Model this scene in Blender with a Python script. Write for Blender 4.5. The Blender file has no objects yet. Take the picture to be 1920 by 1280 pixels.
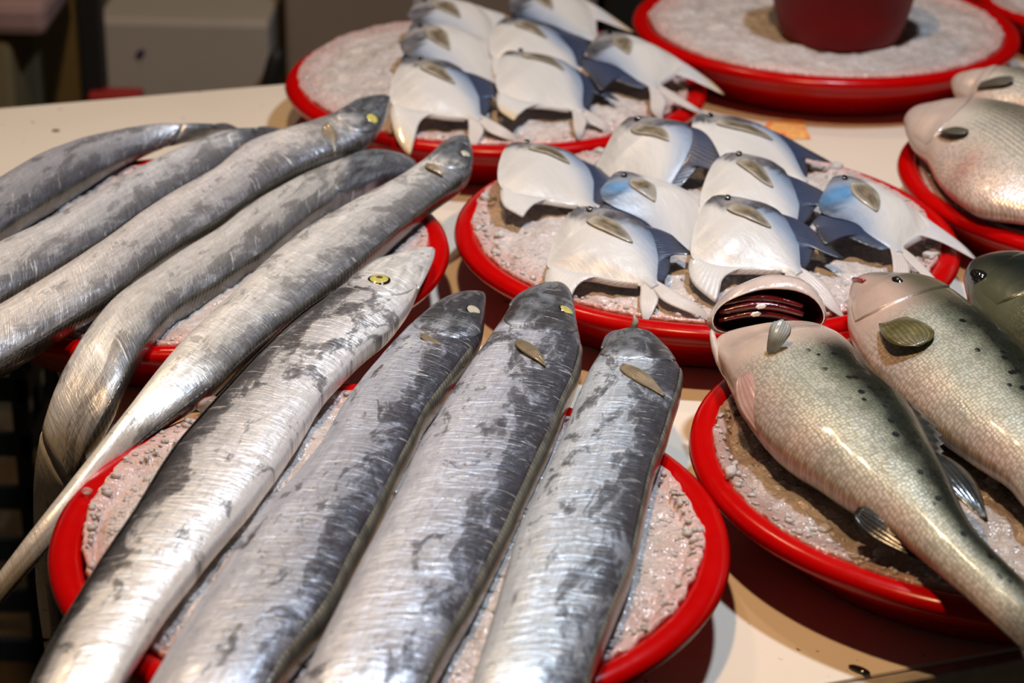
import bpy, bmesh, math, random
import numpy as np
from mathutils import Vector, Matrix, noise
random.seed(7)
rng = np.random.default_rng(7)
S = bpy.context.scene
COL = S.collection

# ---------------------------------------------------------------- camera
PITCH, ROLL = math.radians(24.864), math.radians(1.1645)
rt0 = Vector((1, 0, 0)); up0 = Vector((0, math.sin(PITCH), math.cos(PITCH))); fw = Vector((0, math.cos(PITCH), -math.sin(PITCH)))
c_, s_ = math.cos(ROLL), math.sin(ROLL)
rt = rt0*c_ + up0*s_; upv = up0*c_ - rt0*s_
cam = bpy.data.cameras.new('camera'); cam_o = bpy.data.objects.new('camera', cam); COL.objects.link(cam_o)
m3 = Matrix((rt, upv, -fw)).transposed()
cam_o.matrix_world = Matrix.Translation((0, 0, .814)) @ m3.to_4x4()
cam.sensor_width = 36; cam.lens = 4059.96/1920*36; cam.clip_start = .05
cam.dof.use_dof = True; cam.dof.focus_distance = 1.66; cam.dof.aperture_fstop = 6.5
S.camera = cam_o

# ---------------------------------------------------------------- light
w = bpy.data.worlds.new('world'); S.world = w; w.use_nodes = True
w.node_tree.nodes['Background'].inputs[0].default_value = (.75, .68, .62, 1)
w.node_tree.nodes['Background'].inputs[1].default_value = .03
def lamp(name, loc, power, color, size, target=(0, 1.6, 0), kind='AREA', spread=150):
    l = bpy.data.lights.new(name, kind); l.energy = power; l.color = color
    l.shape = 'DISK'; l.size = size; l.spread = math.radians(spread)
    o = bpy.data.objects.new(name, l); COL.objects.link(o); o.location = loc
    o.rotation_euler = (Vector(target)-Vector(loc)).to_track_quat('-Z', 'Y').to_euler()
    return o
lamp('warm_stall_lamp', (-.15, 1.0, 2.2), 23, (1, .62, .31), .13)
lamp('cool_stall_lamp', (.42, 1.78, 1.62), 17, (.72, .85, 1), .12)
lamp('back_stall_lamp', (-.55, 2.9, 2.3), 7, (1, .74, .46), .16)
S.view_settings.view_transform = 'Standard'; S.view_settings.look = 'None'
S.view_settings.exposure = 0; S.view_settings.gamma = 1; S.view_settings.use_curve_mapping = False

# ---------------------------------------------------------------- measured shapes (metres; table top at z = 0.02)
HAIRTAIL = {
'F1': [[-0.0701,1.7375,0.097,-0.0701,1.7375,0.097],[-0.0747,1.7338,0.097,-0.0701,1.7319,0.0969],[-0.0807,1.7291,0.0971,-0.0703,1.7247,0.0968],[-0.0878,1.7229,0.0972,-0.0708,1.7157,0.0966],[-0.0948,1.7149,0.0973,-0.0718,1.7056,0.0964],[-0.1018,1.7055,0.0973,-0.0731,1.6946,0.0962],[-0.1098,1.6959,0.0974,-0.0745,1.6828,0.096],[-0.118,1.6857,0.0975,-0.0761,1.6702,0.0958],[-0.1245,1.6736,0.0976,-0.0777,1.657,0.0955],[-0.1296,1.6599,0.0977,-0.0795,1.6432,0.0953],[-0.1348,1.6455,0.0978,-0.0812,1.6289,0.095],[-0.1406,1.6308,0.0979,-0.0835,1.6141,0.0948],[-0.1468,1.6157,0.098,-0.0868,1.599,0.0947],[-0.1533,1.6002,0.0981,-0.0906,1.5836,0.0948],[-0.1602,1.5844,0.0982,-0.0946,1.5678,0.0949],[-0.1673,1.5682,0.0983,-0.0997,1.5519,0.095],[-0.1742,1.5514,0.0984,-0.1064,1.5361,0.0951],[-0.1806,1.534,0.0985,-0.1136,1.5201,0.0952],[-0.1864,1.516,0.0986,-0.1199,1.5034,0.0954],[-0.192,1.4976,0.0987,-0.1255,1.486,0.0955],[-0.1975,1.4787,0.0989,-0.1311,1.4683,0.0956],[-0.2027,1.4594,0.099,-0.1366,1.4503,0.0958],[-0.2079,1.4397,0.0991,-0.1408,1.4315,0.0959],[-0.2131,1.4197,0.0993,-0.1442,1.4123,0.096],[-0.2184,1.3994,0.0994,-0.1476,1.3927,0.0961],[-0.2237,1.3788,0.0995,-0.151,1.3728,0.0963],[-0.2288,1.3579,0.0997,-0.1547,1.3527,0.0964],[-0.2335,1.3365,0.0998,-0.159,1.3325,0.0966],[-0.2373,1.3147,0.1,-0.1637,1.312,0.0967],[-0.2405,1.2924,0.1001,-0.1683,1.2913,0.0969],[-0.2434,1.2699,0.1003,-0.1735,1.2704,0.0971],[-0.2465,1.2471,0.1004,-0.1795,1.2495,0.0973],[-0.25,1.2242,0.1006,-0.1858,1.2284,0.0975],[-0.2539,1.201,0.1008,-0.1915,1.2069,0.0977],[-0.2577,1.1776,0.101,-0.197,1.1851,0.0979],[-0.261,1.1538,0.1012,-0.2027,1.1631,0.0981],[-0.2639,1.1297,0.1014,-0.2084,1.1409,0.0983],[-0.2668,1.1054,0.1016,-0.2128,1.1182,0.0985],[-0.2695,1.0809,0.1018,-0.2165,1.0951,0.0988],[-0.2713,1.0561,0.102,-0.2206,1.0719,0.099]],
'F2': [[-0.0247,1.6461,0.095,-0.0247,1.6461,0.095],[-0.0296,1.6451,0.0951,-0.0233,1.6415,0.0947],[-0.0355,1.6424,0.0952,-0.0223,1.6354,0.0943],[-0.042,1.6376,0.0953,-0.0219,1.6277,0.0938],[-0.0488,1.6311,0.0954,-0.022,1.6189,0.0932],[-0.0553,1.6235,0.0955,-0.0222,1.6094,0.0926],[-0.0613,1.6143,0.0956,-0.0225,1.5991,0.092],[-0.0667,1.6041,0.0958,-0.0226,1.5882,0.0913],[-0.0717,1.5929,0.0959,-0.0229,1.5767,0.0906],[-0.0767,1.5811,0.096,-0.024,1.5648,0.0898],[-0.0817,1.5689,0.0961,-0.0256,1.5525,0.0892],[-0.0865,1.556,0.0963,-0.0279,1.5398,0.089],[-0.091,1.5425,0.0964,-0.0313,1.5269,0.0891],[-0.0953,1.5285,0.0965,-0.0355,1.5138,0.0893],[-0.0996,1.5141,0.0966,-0.0394,1.5002,0.0894],[-0.1039,1.4993,0.0968,-0.0433,1.4863,0.0896],[-0.1083,1.4842,0.0969,-0.0474,1.472,0.0897],[-0.1126,1.4686,0.0971,-0.0515,1.4574,0.0899],[-0.1168,1.4527,0.0972,-0.0559,1.4426,0.09],[-0.1209,1.4364,0.0974,-0.0603,1.4275,0.0902],[-0.1243,1.4197,0.0976,-0.0639,1.4118,0.0904],[-0.127,1.4025,0.0977,-0.0664,1.3957,0.0906],[-0.1296,1.385,0.0979,-0.0688,1.3793,0.0907],[-0.1326,1.3673,0.098,-0.0718,1.3626,0.0909],[-0.1366,1.3496,0.0982,-0.0751,1.3458,0.0911],[-0.1413,1.3316,0.0984,-0.078,1.3286,0.0913],[-0.1465,1.3136,0.0986,-0.0806,1.3112,0.0915],[-0.1521,1.2954,0.0989,-0.0832,1.2935,0.0917],[-0.1582,1.2771,0.0991,-0.0858,1.2755,0.0919],[-0.1643,1.2586,0.0993,-0.0888,1.2574,0.0921],[-0.1697,1.2396,0.0996,-0.0922,1.2391,0.0924],[-0.1737,1.2201,0.0998,-0.0959,1.2207,0.0926],[-0.1771,1.2001,0.1,-0.0994,1.202,0.0929],[-0.1808,1.18,0.1003,-0.1024,1.183,0.0931],[-0.1849,1.1598,0.1005,-0.1052,1.1638,0.0934],[-0.1894,1.1394,0.1008,-0.1086,1.1446,0.0937],[-0.1937,1.1187,0.1011,-0.114,1.1257,0.094],[-0.1975,1.0978,0.1014,-0.1209,1.107,0.0943],[-0.2011,1.0766,0.1017,-0.1274,1.0879,0.0947],[-0.2046,1.0552,0.102,-0.1328,1.0683,0.095]],
'F3': [[0.0374,1.6658,0.097,0.0374,1.6658,0.097],[0.0329,1.6638,0.0971,0.0408,1.6625,0.0964],[0.0279,1.6595,0.0971,0.0441,1.6572,0.0956],[0.0224,1.6533,0.0972,0.0468,1.6498,0.0949],[0.0166,1.646,0.0973,0.0484,1.6411,0.0941],[0.0106,1.6377,0.0974,0.0494,1.6313,0.0933],[0.0048,1.6283,0.0974,0.0501,1.6208,0.0925],[0.0001,1.6178,0.0975,0.0506,1.6097,0.0916],[-0.0032,1.606,0.0976,0.051,1.5979,0.0907],[-0.0061,1.5935,0.0977,0.0517,1.5856,0.09],[-0.0091,1.5804,0.0978,0.0527,1.5729,0.0897],[-0.0125,1.567,0.0978,0.0536,1.5596,0.0898],[-0.0161,1.5531,0.0979,0.0541,1.5459,0.0899],[-0.0198,1.5388,0.098,0.0541,1.5318,0.0899],[-0.0237,1.5242,0.0981,0.0533,1.5174,0.09],[-0.0278,1.5092,0.0982,0.052,1.5026,0.0901],[-0.0319,1.4938,0.0983,0.05,1.4875,0.0902],[-0.0362,1.4781,0.0984,0.047,1.4723,0.0903],[-0.0403,1.462,0.0985,0.0435,1.4568,0.0905],[-0.0442,1.4456,0.0987,0.0402,1.4409,0.0906],[-0.048,1.4288,0.0988,0.0372,1.4247,0.0907],[-0.0519,1.4116,0.0989,0.0343,1.4082,0.0908],[-0.056,1.3943,0.099,0.0312,1.3914,0.0909],[-0.0604,1.3767,0.0992,0.0277,1.3744,0.0911],[-0.0644,1.3587,0.0993,0.024,1.3572,0.0912],[-0.0677,1.3404,0.0994,0.0201,1.3397,0.0913],[-0.0706,1.3217,0.0996,0.0163,1.322,0.0915],[-0.0738,1.3027,0.0997,0.0124,1.304,0.0916],[-0.0772,1.2836,0.0999,0.0086,1.2858,0.0918],[-0.0808,1.2642,0.1,0.0046,1.2674,0.092],[-0.0844,1.2446,0.1002,0.0007,1.2488,0.0921],[-0.0881,1.2248,0.1004,-0.0035,1.2299,0.0923],[-0.092,1.2048,0.1006,-0.0078,1.2109,0.0925],[-0.0959,1.1845,0.1007,-0.0122,1.1916,0.0927],[-0.0997,1.164,0.1009,-0.0168,1.1722,0.0929],[-0.1035,1.1433,0.1011,-0.0219,1.1527,0.0931],[-0.1073,1.1224,0.1013,-0.0274,1.1332,0.0933],[-0.111,1.1013,0.1016,-0.0329,1.1134,0.0935],[-0.1146,1.0799,0.1018,-0.0381,1.0933,0.0938],[-0.1182,1.0583,0.102,-0.0431,1.073,0.094]],
'F4': [[0.0955,1.571,0.097,0.0955,1.571,0.097],[0.0914,1.57,0.0971,0.0995,1.5704,0.0962],[0.0866,1.5677,0.0971,0.1044,1.5687,0.0952],[0.0817,1.5631,0.0972,0.1095,1.5648,0.0941],[0.0777,1.5566,0.0973,0.1135,1.5588,0.093],[0.0748,1.5486,0.0974,0.1168,1.5513,0.0919],[0.0725,1.5397,0.0974,0.12,1.5429,0.0908],[0.0701,1.5302,0.0975,0.1229,1.5339,0.09],[0.0674,1.5203,0.0976,0.1253,1.5243,0.0897],[0.0646,1.5099,0.0977,0.1276,1.514,0.0898],[0.0617,1.4991,0.0978,0.1295,1.5034,0.0899],[0.0588,1.4879,0.0978,0.13,1.4923,0.09],[0.0561,1.4763,0.0979,0.1289,1.4807,0.0901],[0.0536,1.4643,0.098,0.1272,1.4689,0.0901],[0.0509,1.4519,0.0981,0.1252,1.4567,0.0902],[0.0483,1.4392,0.0982,0.1226,1.4444,0.0903],[0.0459,1.4262,0.0983,0.1199,1.4317,0.0904],[0.0436,1.4128,0.0984,0.1174,1.4188,0.0905],[0.0413,1.3992,0.0985,0.1152,1.4055,0.0907],[0.0387,1.3853,0.0987,0.1127,1.3919,0.0908],[0.0357,1.3712,0.0988,0.1097,1.3782,0.0909],[0.0326,1.3569,0.0989,0.1065,1.3644,0.091],[0.0294,1.3424,0.099,0.1031,1.3503,0.0911],[0.0261,1.3277,0.0992,0.1001,1.3359,0.0913],[0.0228,1.3127,0.0993,0.0976,1.3211,0.0914],[0.0193,1.2975,0.0995,0.0954,1.3061,0.0915],[0.0158,1.2821,0.0996,0.0932,1.2908,0.0917],[0.0122,1.2665,0.0998,0.091,1.2754,0.0918],[0.0086,1.2507,0.0999,0.0887,1.2598,0.092],[0.0056,1.2346,0.1001,0.0864,1.2439,0.0921],[0.0031,1.2182,0.1003,0.0841,1.2279,0.0923],[0.0009,1.2015,0.1004,0.0817,1.2117,0.0924],[-0.0013,1.1846,0.1006,0.0786,1.1954,0.0926],[-0.0036,1.1676,0.1008,0.0746,1.1792,0.0928],[-0.0059,1.1504,0.101,0.0702,1.1628,0.093],[-0.0082,1.133,0.1012,0.0661,1.1462,0.0932],[-0.0108,1.1154,0.1014,0.062,1.1294,0.0934],[-0.0136,1.0977,0.1016,0.058,1.1124,0.0936],[-0.0164,1.0799,0.1018,0.0539,1.0953,0.0938],[-0.0193,1.0619,0.102,0.0498,1.078,0.094]],
'E1': [[-0.2781,2.0844,0.075,-0.2781,2.0844,0.075],[-0.2804,2.083,0.0767,-0.2815,2.0831,0.0752],[-0.2834,2.0812,0.0788,-0.2859,2.0814,0.0755],[-0.287,2.079,0.0815,-0.2914,2.0794,0.0758],[-0.2907,2.0758,0.0842,-0.2975,2.0769,0.0762],[-0.2937,2.0712,0.0866,-0.3038,2.0736,0.0766],[-0.2963,2.0654,0.0886,-0.3099,2.0689,0.0772],[-0.2989,2.0591,0.0908,-0.3151,2.0629,0.0781],[-0.3017,2.0525,0.093,-0.3193,2.0556,0.0797],[-0.3048,2.0457,0.0954,-0.3231,2.0476,0.0816],[-0.3088,2.0393,0.098,-0.3269,2.0391,0.0835],[-0.3141,2.0333,0.1006,-0.3307,2.0304,0.0851],[-0.3199,2.0274,0.1033,-0.3354,2.0216,0.086],[-0.3268,2.0234,0.1054,-0.341,2.0129,0.0863],[-0.3351,2.022,0.1062,-0.347,2.0041,0.0865],[-0.344,2.0201,0.1065,-0.3531,1.995,0.0867],[-0.3529,2.0163,0.1067,-0.3591,1.9856,0.0869],[-0.3614,2.0115,0.107,-0.3651,1.9758,0.0871],[-0.3694,2.0055,0.1072,-0.371,1.9657,0.0873],[-0.3773,1.9989,0.1075,-0.3768,1.9553,0.0875],[-0.3853,1.992,0.1077,-0.3818,1.9443,0.0877],[-0.3931,1.9847,0.1079,-0.3863,1.9328,0.0879],[-0.4004,1.9768,0.1082,-0.3906,1.921,0.0881],[-0.4077,1.9685,0.1084,-0.395,1.909,0.0883],[-0.415,1.96,0.1087,-0.3993,1.8968,0.0885],[-0.4219,1.951,0.1089,-0.4036,1.8844,0.0887],[-0.428,1.9413,0.1091,-0.408,1.8718,0.0889],[-0.4339,1.9312,0.1094,-0.4124,1.859,0.0891],[-0.4398,1.9209,0.1096,-0.4169,1.8461,0.0893],[-0.4454,1.9104,0.1098,-0.4216,1.833,0.0896],[-0.4501,1.8993,0.1101,-0.4263,1.8198,0.0898],[-0.4541,1.8877,0.1103,-0.431,1.8064,0.09],[-0.458,1.8759,0.1105,-0.4355,1.7928,0.0903],[-0.4619,1.864,0.1107,-0.4398,1.7789,0.0905],[-0.4657,1.8519,0.1109,-0.444,1.7649,0.0908],[-0.4695,1.8396,0.1111,-0.4481,1.7506,0.091],[-0.4732,1.8272,0.1113,-0.452,1.7362,0.0912],[-0.4769,1.8147,0.1115,-0.4557,1.7215,0.0915],[-0.4807,1.802,0.1118,-0.4594,1.7067,0.0917],[-0.4845,1.7893,0.112,-0.4631,1.6918,0.092]],
'E2': [[-0.2181,2.0545,0.08,-0.2181,2.0545,0.08],[-0.2213,2.0532,0.0818,-0.2225,2.0553,0.0803],[-0.2255,2.0515,0.0842,-0.2282,2.0562,0.0806],[-0.2307,2.0493,0.0872,-0.2352,2.057,0.0811],[-0.2363,2.0464,0.0904,-0.2419,2.0552,0.0815],[-0.2419,2.0421,0.0936,-0.2469,2.0491,0.0819],[-0.2473,2.0366,0.0968,-0.2513,2.0406,0.0822],[-0.2526,2.0302,0.0999,-0.2558,2.0316,0.0827],[-0.2578,2.023,0.1027,-0.2601,2.0219,0.0834],[-0.2644,2.0167,0.1049,-0.2637,2.0115,0.0846],[-0.2728,2.0118,0.1059,-0.267,2.0004,0.0857],[-0.2812,2.0059,0.1062,-0.2706,1.989,0.0861],[-0.2883,1.9979,0.1063,-0.2744,1.9772,0.0862],[-0.2947,1.9887,0.1064,-0.2783,1.9651,0.0863],[-0.3009,1.979,0.1065,-0.2823,1.9526,0.0864],[-0.3073,1.969,0.1067,-0.2866,1.9399,0.0864],[-0.3137,1.9586,0.1068,-0.2915,1.9271,0.0865],[-0.3198,1.9479,0.1069,-0.2969,1.9141,0.0867],[-0.3258,1.9367,0.107,-0.3027,1.901,0.0868],[-0.332,1.9253,0.1071,-0.3085,1.8876,0.0869],[-0.3381,1.9137,0.1072,-0.3143,1.8738,0.087],[-0.3438,1.9016,0.1074,-0.32,1.8598,0.0871],[-0.3489,1.889,0.1075,-0.3256,1.8454,0.0873],[-0.3539,1.8761,0.1076,-0.3313,1.8308,0.0874],[-0.359,1.863,0.1077,-0.3368,1.8159,0.0875],[-0.3642,1.8497,0.1078,-0.3418,1.8006,0.0876],[-0.3694,1.8362,0.108,-0.3466,1.7849,0.0878],[-0.3747,1.8226,0.1081,-0.3515,1.7691,0.0879],[-0.38,1.8087,0.1082,-0.3565,1.753,0.088],[-0.3855,1.7947,0.1084,-0.3619,1.7369,0.0882],[-0.3914,1.7807,0.1085,-0.3681,1.7208,0.0883],[-0.3976,1.7666,0.1086,-0.3745,1.7047,0.0885],[-0.404,1.7524,0.1088,-0.381,1.6883,0.0887],[-0.4107,1.7382,0.109,-0.3878,1.6718,0.0888],[-0.418,1.7241,0.1091,-0.3948,1.6552,0.089],[-0.4258,1.71,0.1093,-0.4021,1.6385,0.0892],[-0.4332,1.6956,0.1095,-0.4095,1.6217,0.0894],[-0.4397,1.6806,0.1097,-0.4173,1.6049,0.0896],[-0.4457,1.6652,0.1098,-0.4259,1.5883,0.0898],[-0.4516,1.6496,0.11,-0.4349,1.5717,0.09]],
'E3': [[-0.1263,2.0616,0.125,-0.1263,2.0616,0.125],[-0.1306,2.0601,0.1252,-0.1262,2.0561,0.1243],[-0.1358,2.0562,0.1254,-0.1263,2.0489,0.1233],[-0.1419,2.0506,0.1257,-0.1264,2.04,0.1221],[-0.149,2.0444,0.126,-0.1267,2.0299,0.1207],[-0.1559,2.037,0.1264,-0.1272,2.0188,0.1191],[-0.1614,2.0276,0.1267,-0.1285,2.0071,0.1173],[-0.1661,2.0169,0.1269,-0.131,1.9948,0.1153],[-0.171,2.0056,0.1272,-0.1343,1.9821,0.1129],[-0.1773,1.9946,0.1272,-0.1391,1.9698,0.1102],[-0.1859,1.9846,0.1266,-0.1469,1.9591,0.1073],[-0.1962,1.9754,0.1255,-0.1569,1.9488,0.1051],[-0.2075,1.9667,0.1244,-0.1673,1.9375,0.1038],[-0.2195,1.9583,0.1231,-0.1781,1.9257,0.1027],[-0.2315,1.9491,0.1219,-0.1892,1.9137,0.1016],[-0.2428,1.9386,0.1207,-0.2001,1.9009,0.1004],[-0.2523,1.9262,0.1201,-0.21,1.8869,0.0993],[-0.2588,1.9116,0.1198,-0.2192,1.872,0.0984],[-0.2636,1.8957,0.1197,-0.228,1.8563,0.0979],[-0.2682,1.8794,0.1196,-0.2362,1.8399,0.0977],[-0.2732,1.8629,0.1195,-0.2436,1.8227,0.0976],[-0.2794,1.8465,0.1193,-0.2501,1.8049,0.0975],[-0.287,1.8304,0.1192,-0.2565,1.7866,0.0973],[-0.2952,1.8142,0.119,-0.2637,1.7683,0.0972],[-0.3031,1.7975,0.1189,-0.2723,1.7504,0.097],[-0.3105,1.7804,0.1187,-0.2817,1.7325,0.0969],[-0.3177,1.7628,0.1186,-0.2907,1.714,0.0967],[-0.3247,1.7449,0.1184,-0.2988,1.6949,0.0965],[-0.331,1.7265,0.1182,-0.3063,1.6752,0.0964],[-0.3371,1.7078,0.1181,-0.3131,1.6549,0.0962],[-0.3434,1.6888,0.1179,-0.319,1.6342,0.096],[-0.3503,1.6698,0.1177,-0.3252,1.6133,0.0959],[-0.3578,1.6508,0.1176,-0.3334,1.5929,0.0957],[-0.3656,1.6317,0.1174,-0.3432,1.5729,0.0954],[-0.3736,1.6124,0.1172,-0.353,1.5525,0.0952],[-0.382,1.5931,0.1169,-0.3623,1.5317,0.095],[-0.3907,1.5737,0.1167,-0.372,1.5107,0.0948],[-0.3997,1.5542,0.1165,-0.3824,1.4899,0.0945],[-0.4093,1.5347,0.1163,-0.3936,1.4693,0.0943],[-0.4193,1.5152,0.116,-0.4055,1.4488,0.094]],
'E4': [[-0.0921,1.9377,0.092,-0.0921,1.9377,0.092],[-0.0939,1.9449,0.0923,-0.0985,1.9348,0.0912],[-0.0968,1.9541,0.0926,-0.1059,1.93,0.0903],[-0.1028,1.9639,0.0932,-0.1139,1.9222,0.0892],[-0.1129,1.9716,0.0941,-0.1223,1.9127,0.088],[-0.1258,1.9745,0.0951,-0.1316,1.9023,0.0867],[-0.1395,1.9702,0.0963,-0.1418,1.8913,0.0853],[-0.152,1.9597,0.0974,-0.1525,1.8795,0.084],[-0.1627,1.9459,0.0983,-0.1628,1.8664,0.0833],[-0.1733,1.9305,0.0989,-0.1723,1.8518,0.0832],[-0.1847,1.9148,0.0992,-0.1802,1.8355,0.0834],[-0.1961,1.8983,0.0994,-0.1868,1.8179,0.0835],[-0.2065,1.8804,0.0995,-0.193,1.7993,0.0837],[-0.2162,1.8614,0.0997,-0.199,1.7802,0.0838],[-0.2259,1.8417,0.0999,-0.205,1.7604,0.084],[-0.2352,1.8212,0.1,-0.2115,1.7403,0.0841],[-0.2434,1.7997,0.1002,-0.2198,1.7205,0.0843],[-0.2509,1.7774,0.1004,-0.2295,1.7008,0.0845],[-0.259,1.7547,0.1005,-0.2383,1.6801,0.0847],[-0.2687,1.7323,0.1007,-0.2473,1.659,0.0849],[-0.2795,1.7098,0.1009,-0.2584,1.6385,0.0852],[-0.2897,1.6865,0.1011,-0.2693,1.6174,0.0854],[-0.2989,1.6624,0.1014,-0.2774,1.5947,0.0856],[-0.3087,1.638,0.1016,-0.2829,1.5707,0.0857],[-0.3187,1.6135,0.1017,-0.288,1.5463,0.0846],[-0.3265,1.5878,0.1008,-0.2931,1.5218,0.0818],[-0.3322,1.5612,0.0983,-0.2965,1.4966,0.0781],[-0.337,1.534,0.095,-0.3007,1.4736,0.0704],[-0.3423,1.5078,0.0887,-0.3095,1.4572,0.055],[-0.3488,1.484,0.0761,-0.3211,1.4522,0.035],[-0.3553,1.4674,0.0573,-0.3328,1.4589,0.0137],[-0.3615,1.4634,0.033,-0.3435,1.47,-0.0089],[-0.367,1.4682,0.0052,-0.3526,1.4814,-0.0324],[-0.3714,1.4767,-0.0228,-0.3597,1.4945,-0.0561],[-0.3753,1.4882,-0.0503,-0.3658,1.5082,-0.0801],[-0.3787,1.5007,-0.0779,-0.3713,1.5216,-0.1048],[-0.3811,1.5127,-0.1062,-0.3762,1.5346,-0.1303],[-0.3823,1.5244,-0.135,-0.3805,1.5471,-0.1563],[-0.3827,1.5356,-0.1643,-0.3842,1.5593,-0.1829],[-0.3826,1.5465,-0.194,-0.3878,1.5711,-0.21]],
'E5': [[-0.0463,1.984,0.112,-0.0463,1.984,0.112],[-0.0517,1.982,0.112,-0.0455,1.9773,0.1114],[-0.0571,1.976,0.112,-0.0443,1.9686,0.1106],[-0.0627,1.9669,0.112,-0.043,1.9577,0.1096],[-0.0685,1.9562,0.1121,-0.0417,1.9455,0.1085],[-0.0738,1.9441,0.1121,-0.0408,1.932,0.1073],[-0.0782,1.9305,0.1121,-0.0402,1.9175,0.106],[-0.0828,1.916,0.1121,-0.0408,1.9024,0.1045],[-0.0887,1.9012,0.1121,-0.0449,1.8875,0.1025],[-0.096,1.8862,0.1121,-0.0529,1.8731,0.1],[-0.104,1.8708,0.1121,-0.0627,1.8586,0.0973],[-0.113,1.8553,0.1117,-0.0721,1.8432,0.0949],[-0.1227,1.8395,0.1112,-0.0804,1.8264,0.0936],[-0.1329,1.8233,0.1107,-0.0878,1.8085,0.093],[-0.143,1.8065,0.1105,-0.0951,1.7899,0.0927],[-0.1529,1.7889,0.1102,-0.1024,1.7707,0.0925],[-0.1627,1.7707,0.11,-0.1096,1.751,0.0923],[-0.1725,1.7521,0.1097,-0.1169,1.7309,0.092],[-0.182,1.7328,0.1094,-0.1245,1.7103,0.0918],[-0.1905,1.7126,0.1091,-0.1325,1.6895,0.0915],[-0.1983,1.6917,0.1089,-0.1409,1.6684,0.0913],[-0.2058,1.6702,0.1086,-0.1501,1.6472,0.091],[-0.213,1.6482,0.1083,-0.1602,1.626,0.0907],[-0.2199,1.6258,0.108,-0.1707,1.6045,0.0904],[-0.2265,1.6028,0.1077,-0.1808,1.5825,0.09],[-0.2333,1.5796,0.1074,-0.1905,1.5598,0.0897],[-0.2409,1.5562,0.1071,-0.1999,1.5367,0.0893],[-0.2487,1.5327,0.1067,-0.2087,1.513,0.089],[-0.2556,1.5085,0.1064,-0.2163,1.4886,0.0887],[-0.2617,1.4837,0.1055,-0.225,1.4644,0.088],[-0.2684,1.4589,0.1032,-0.2378,1.4422,0.0861],[-0.2756,1.434,0.0999,-0.2538,1.4215,0.0825],[-0.2825,1.4087,0.0963,-0.2697,1.4003,0.0781],[-0.2891,1.3833,0.092,-0.2847,1.3785,0.0725],[-0.2972,1.3589,0.0853,-0.2982,1.3563,0.0644],[-0.3088,1.3365,0.0759,-0.3087,1.3328,0.0551],[-0.3229,1.3174,0.0638,-0.3193,1.3124,0.0439],[-0.338,1.303,0.0473,-0.3348,1.3007,0.0281],[-0.3539,1.2931,0.0272,-0.3531,1.2932,0.0086],[-0.3706,1.2846,0.006,-0.3716,1.2855,-0.012]],
}
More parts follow.
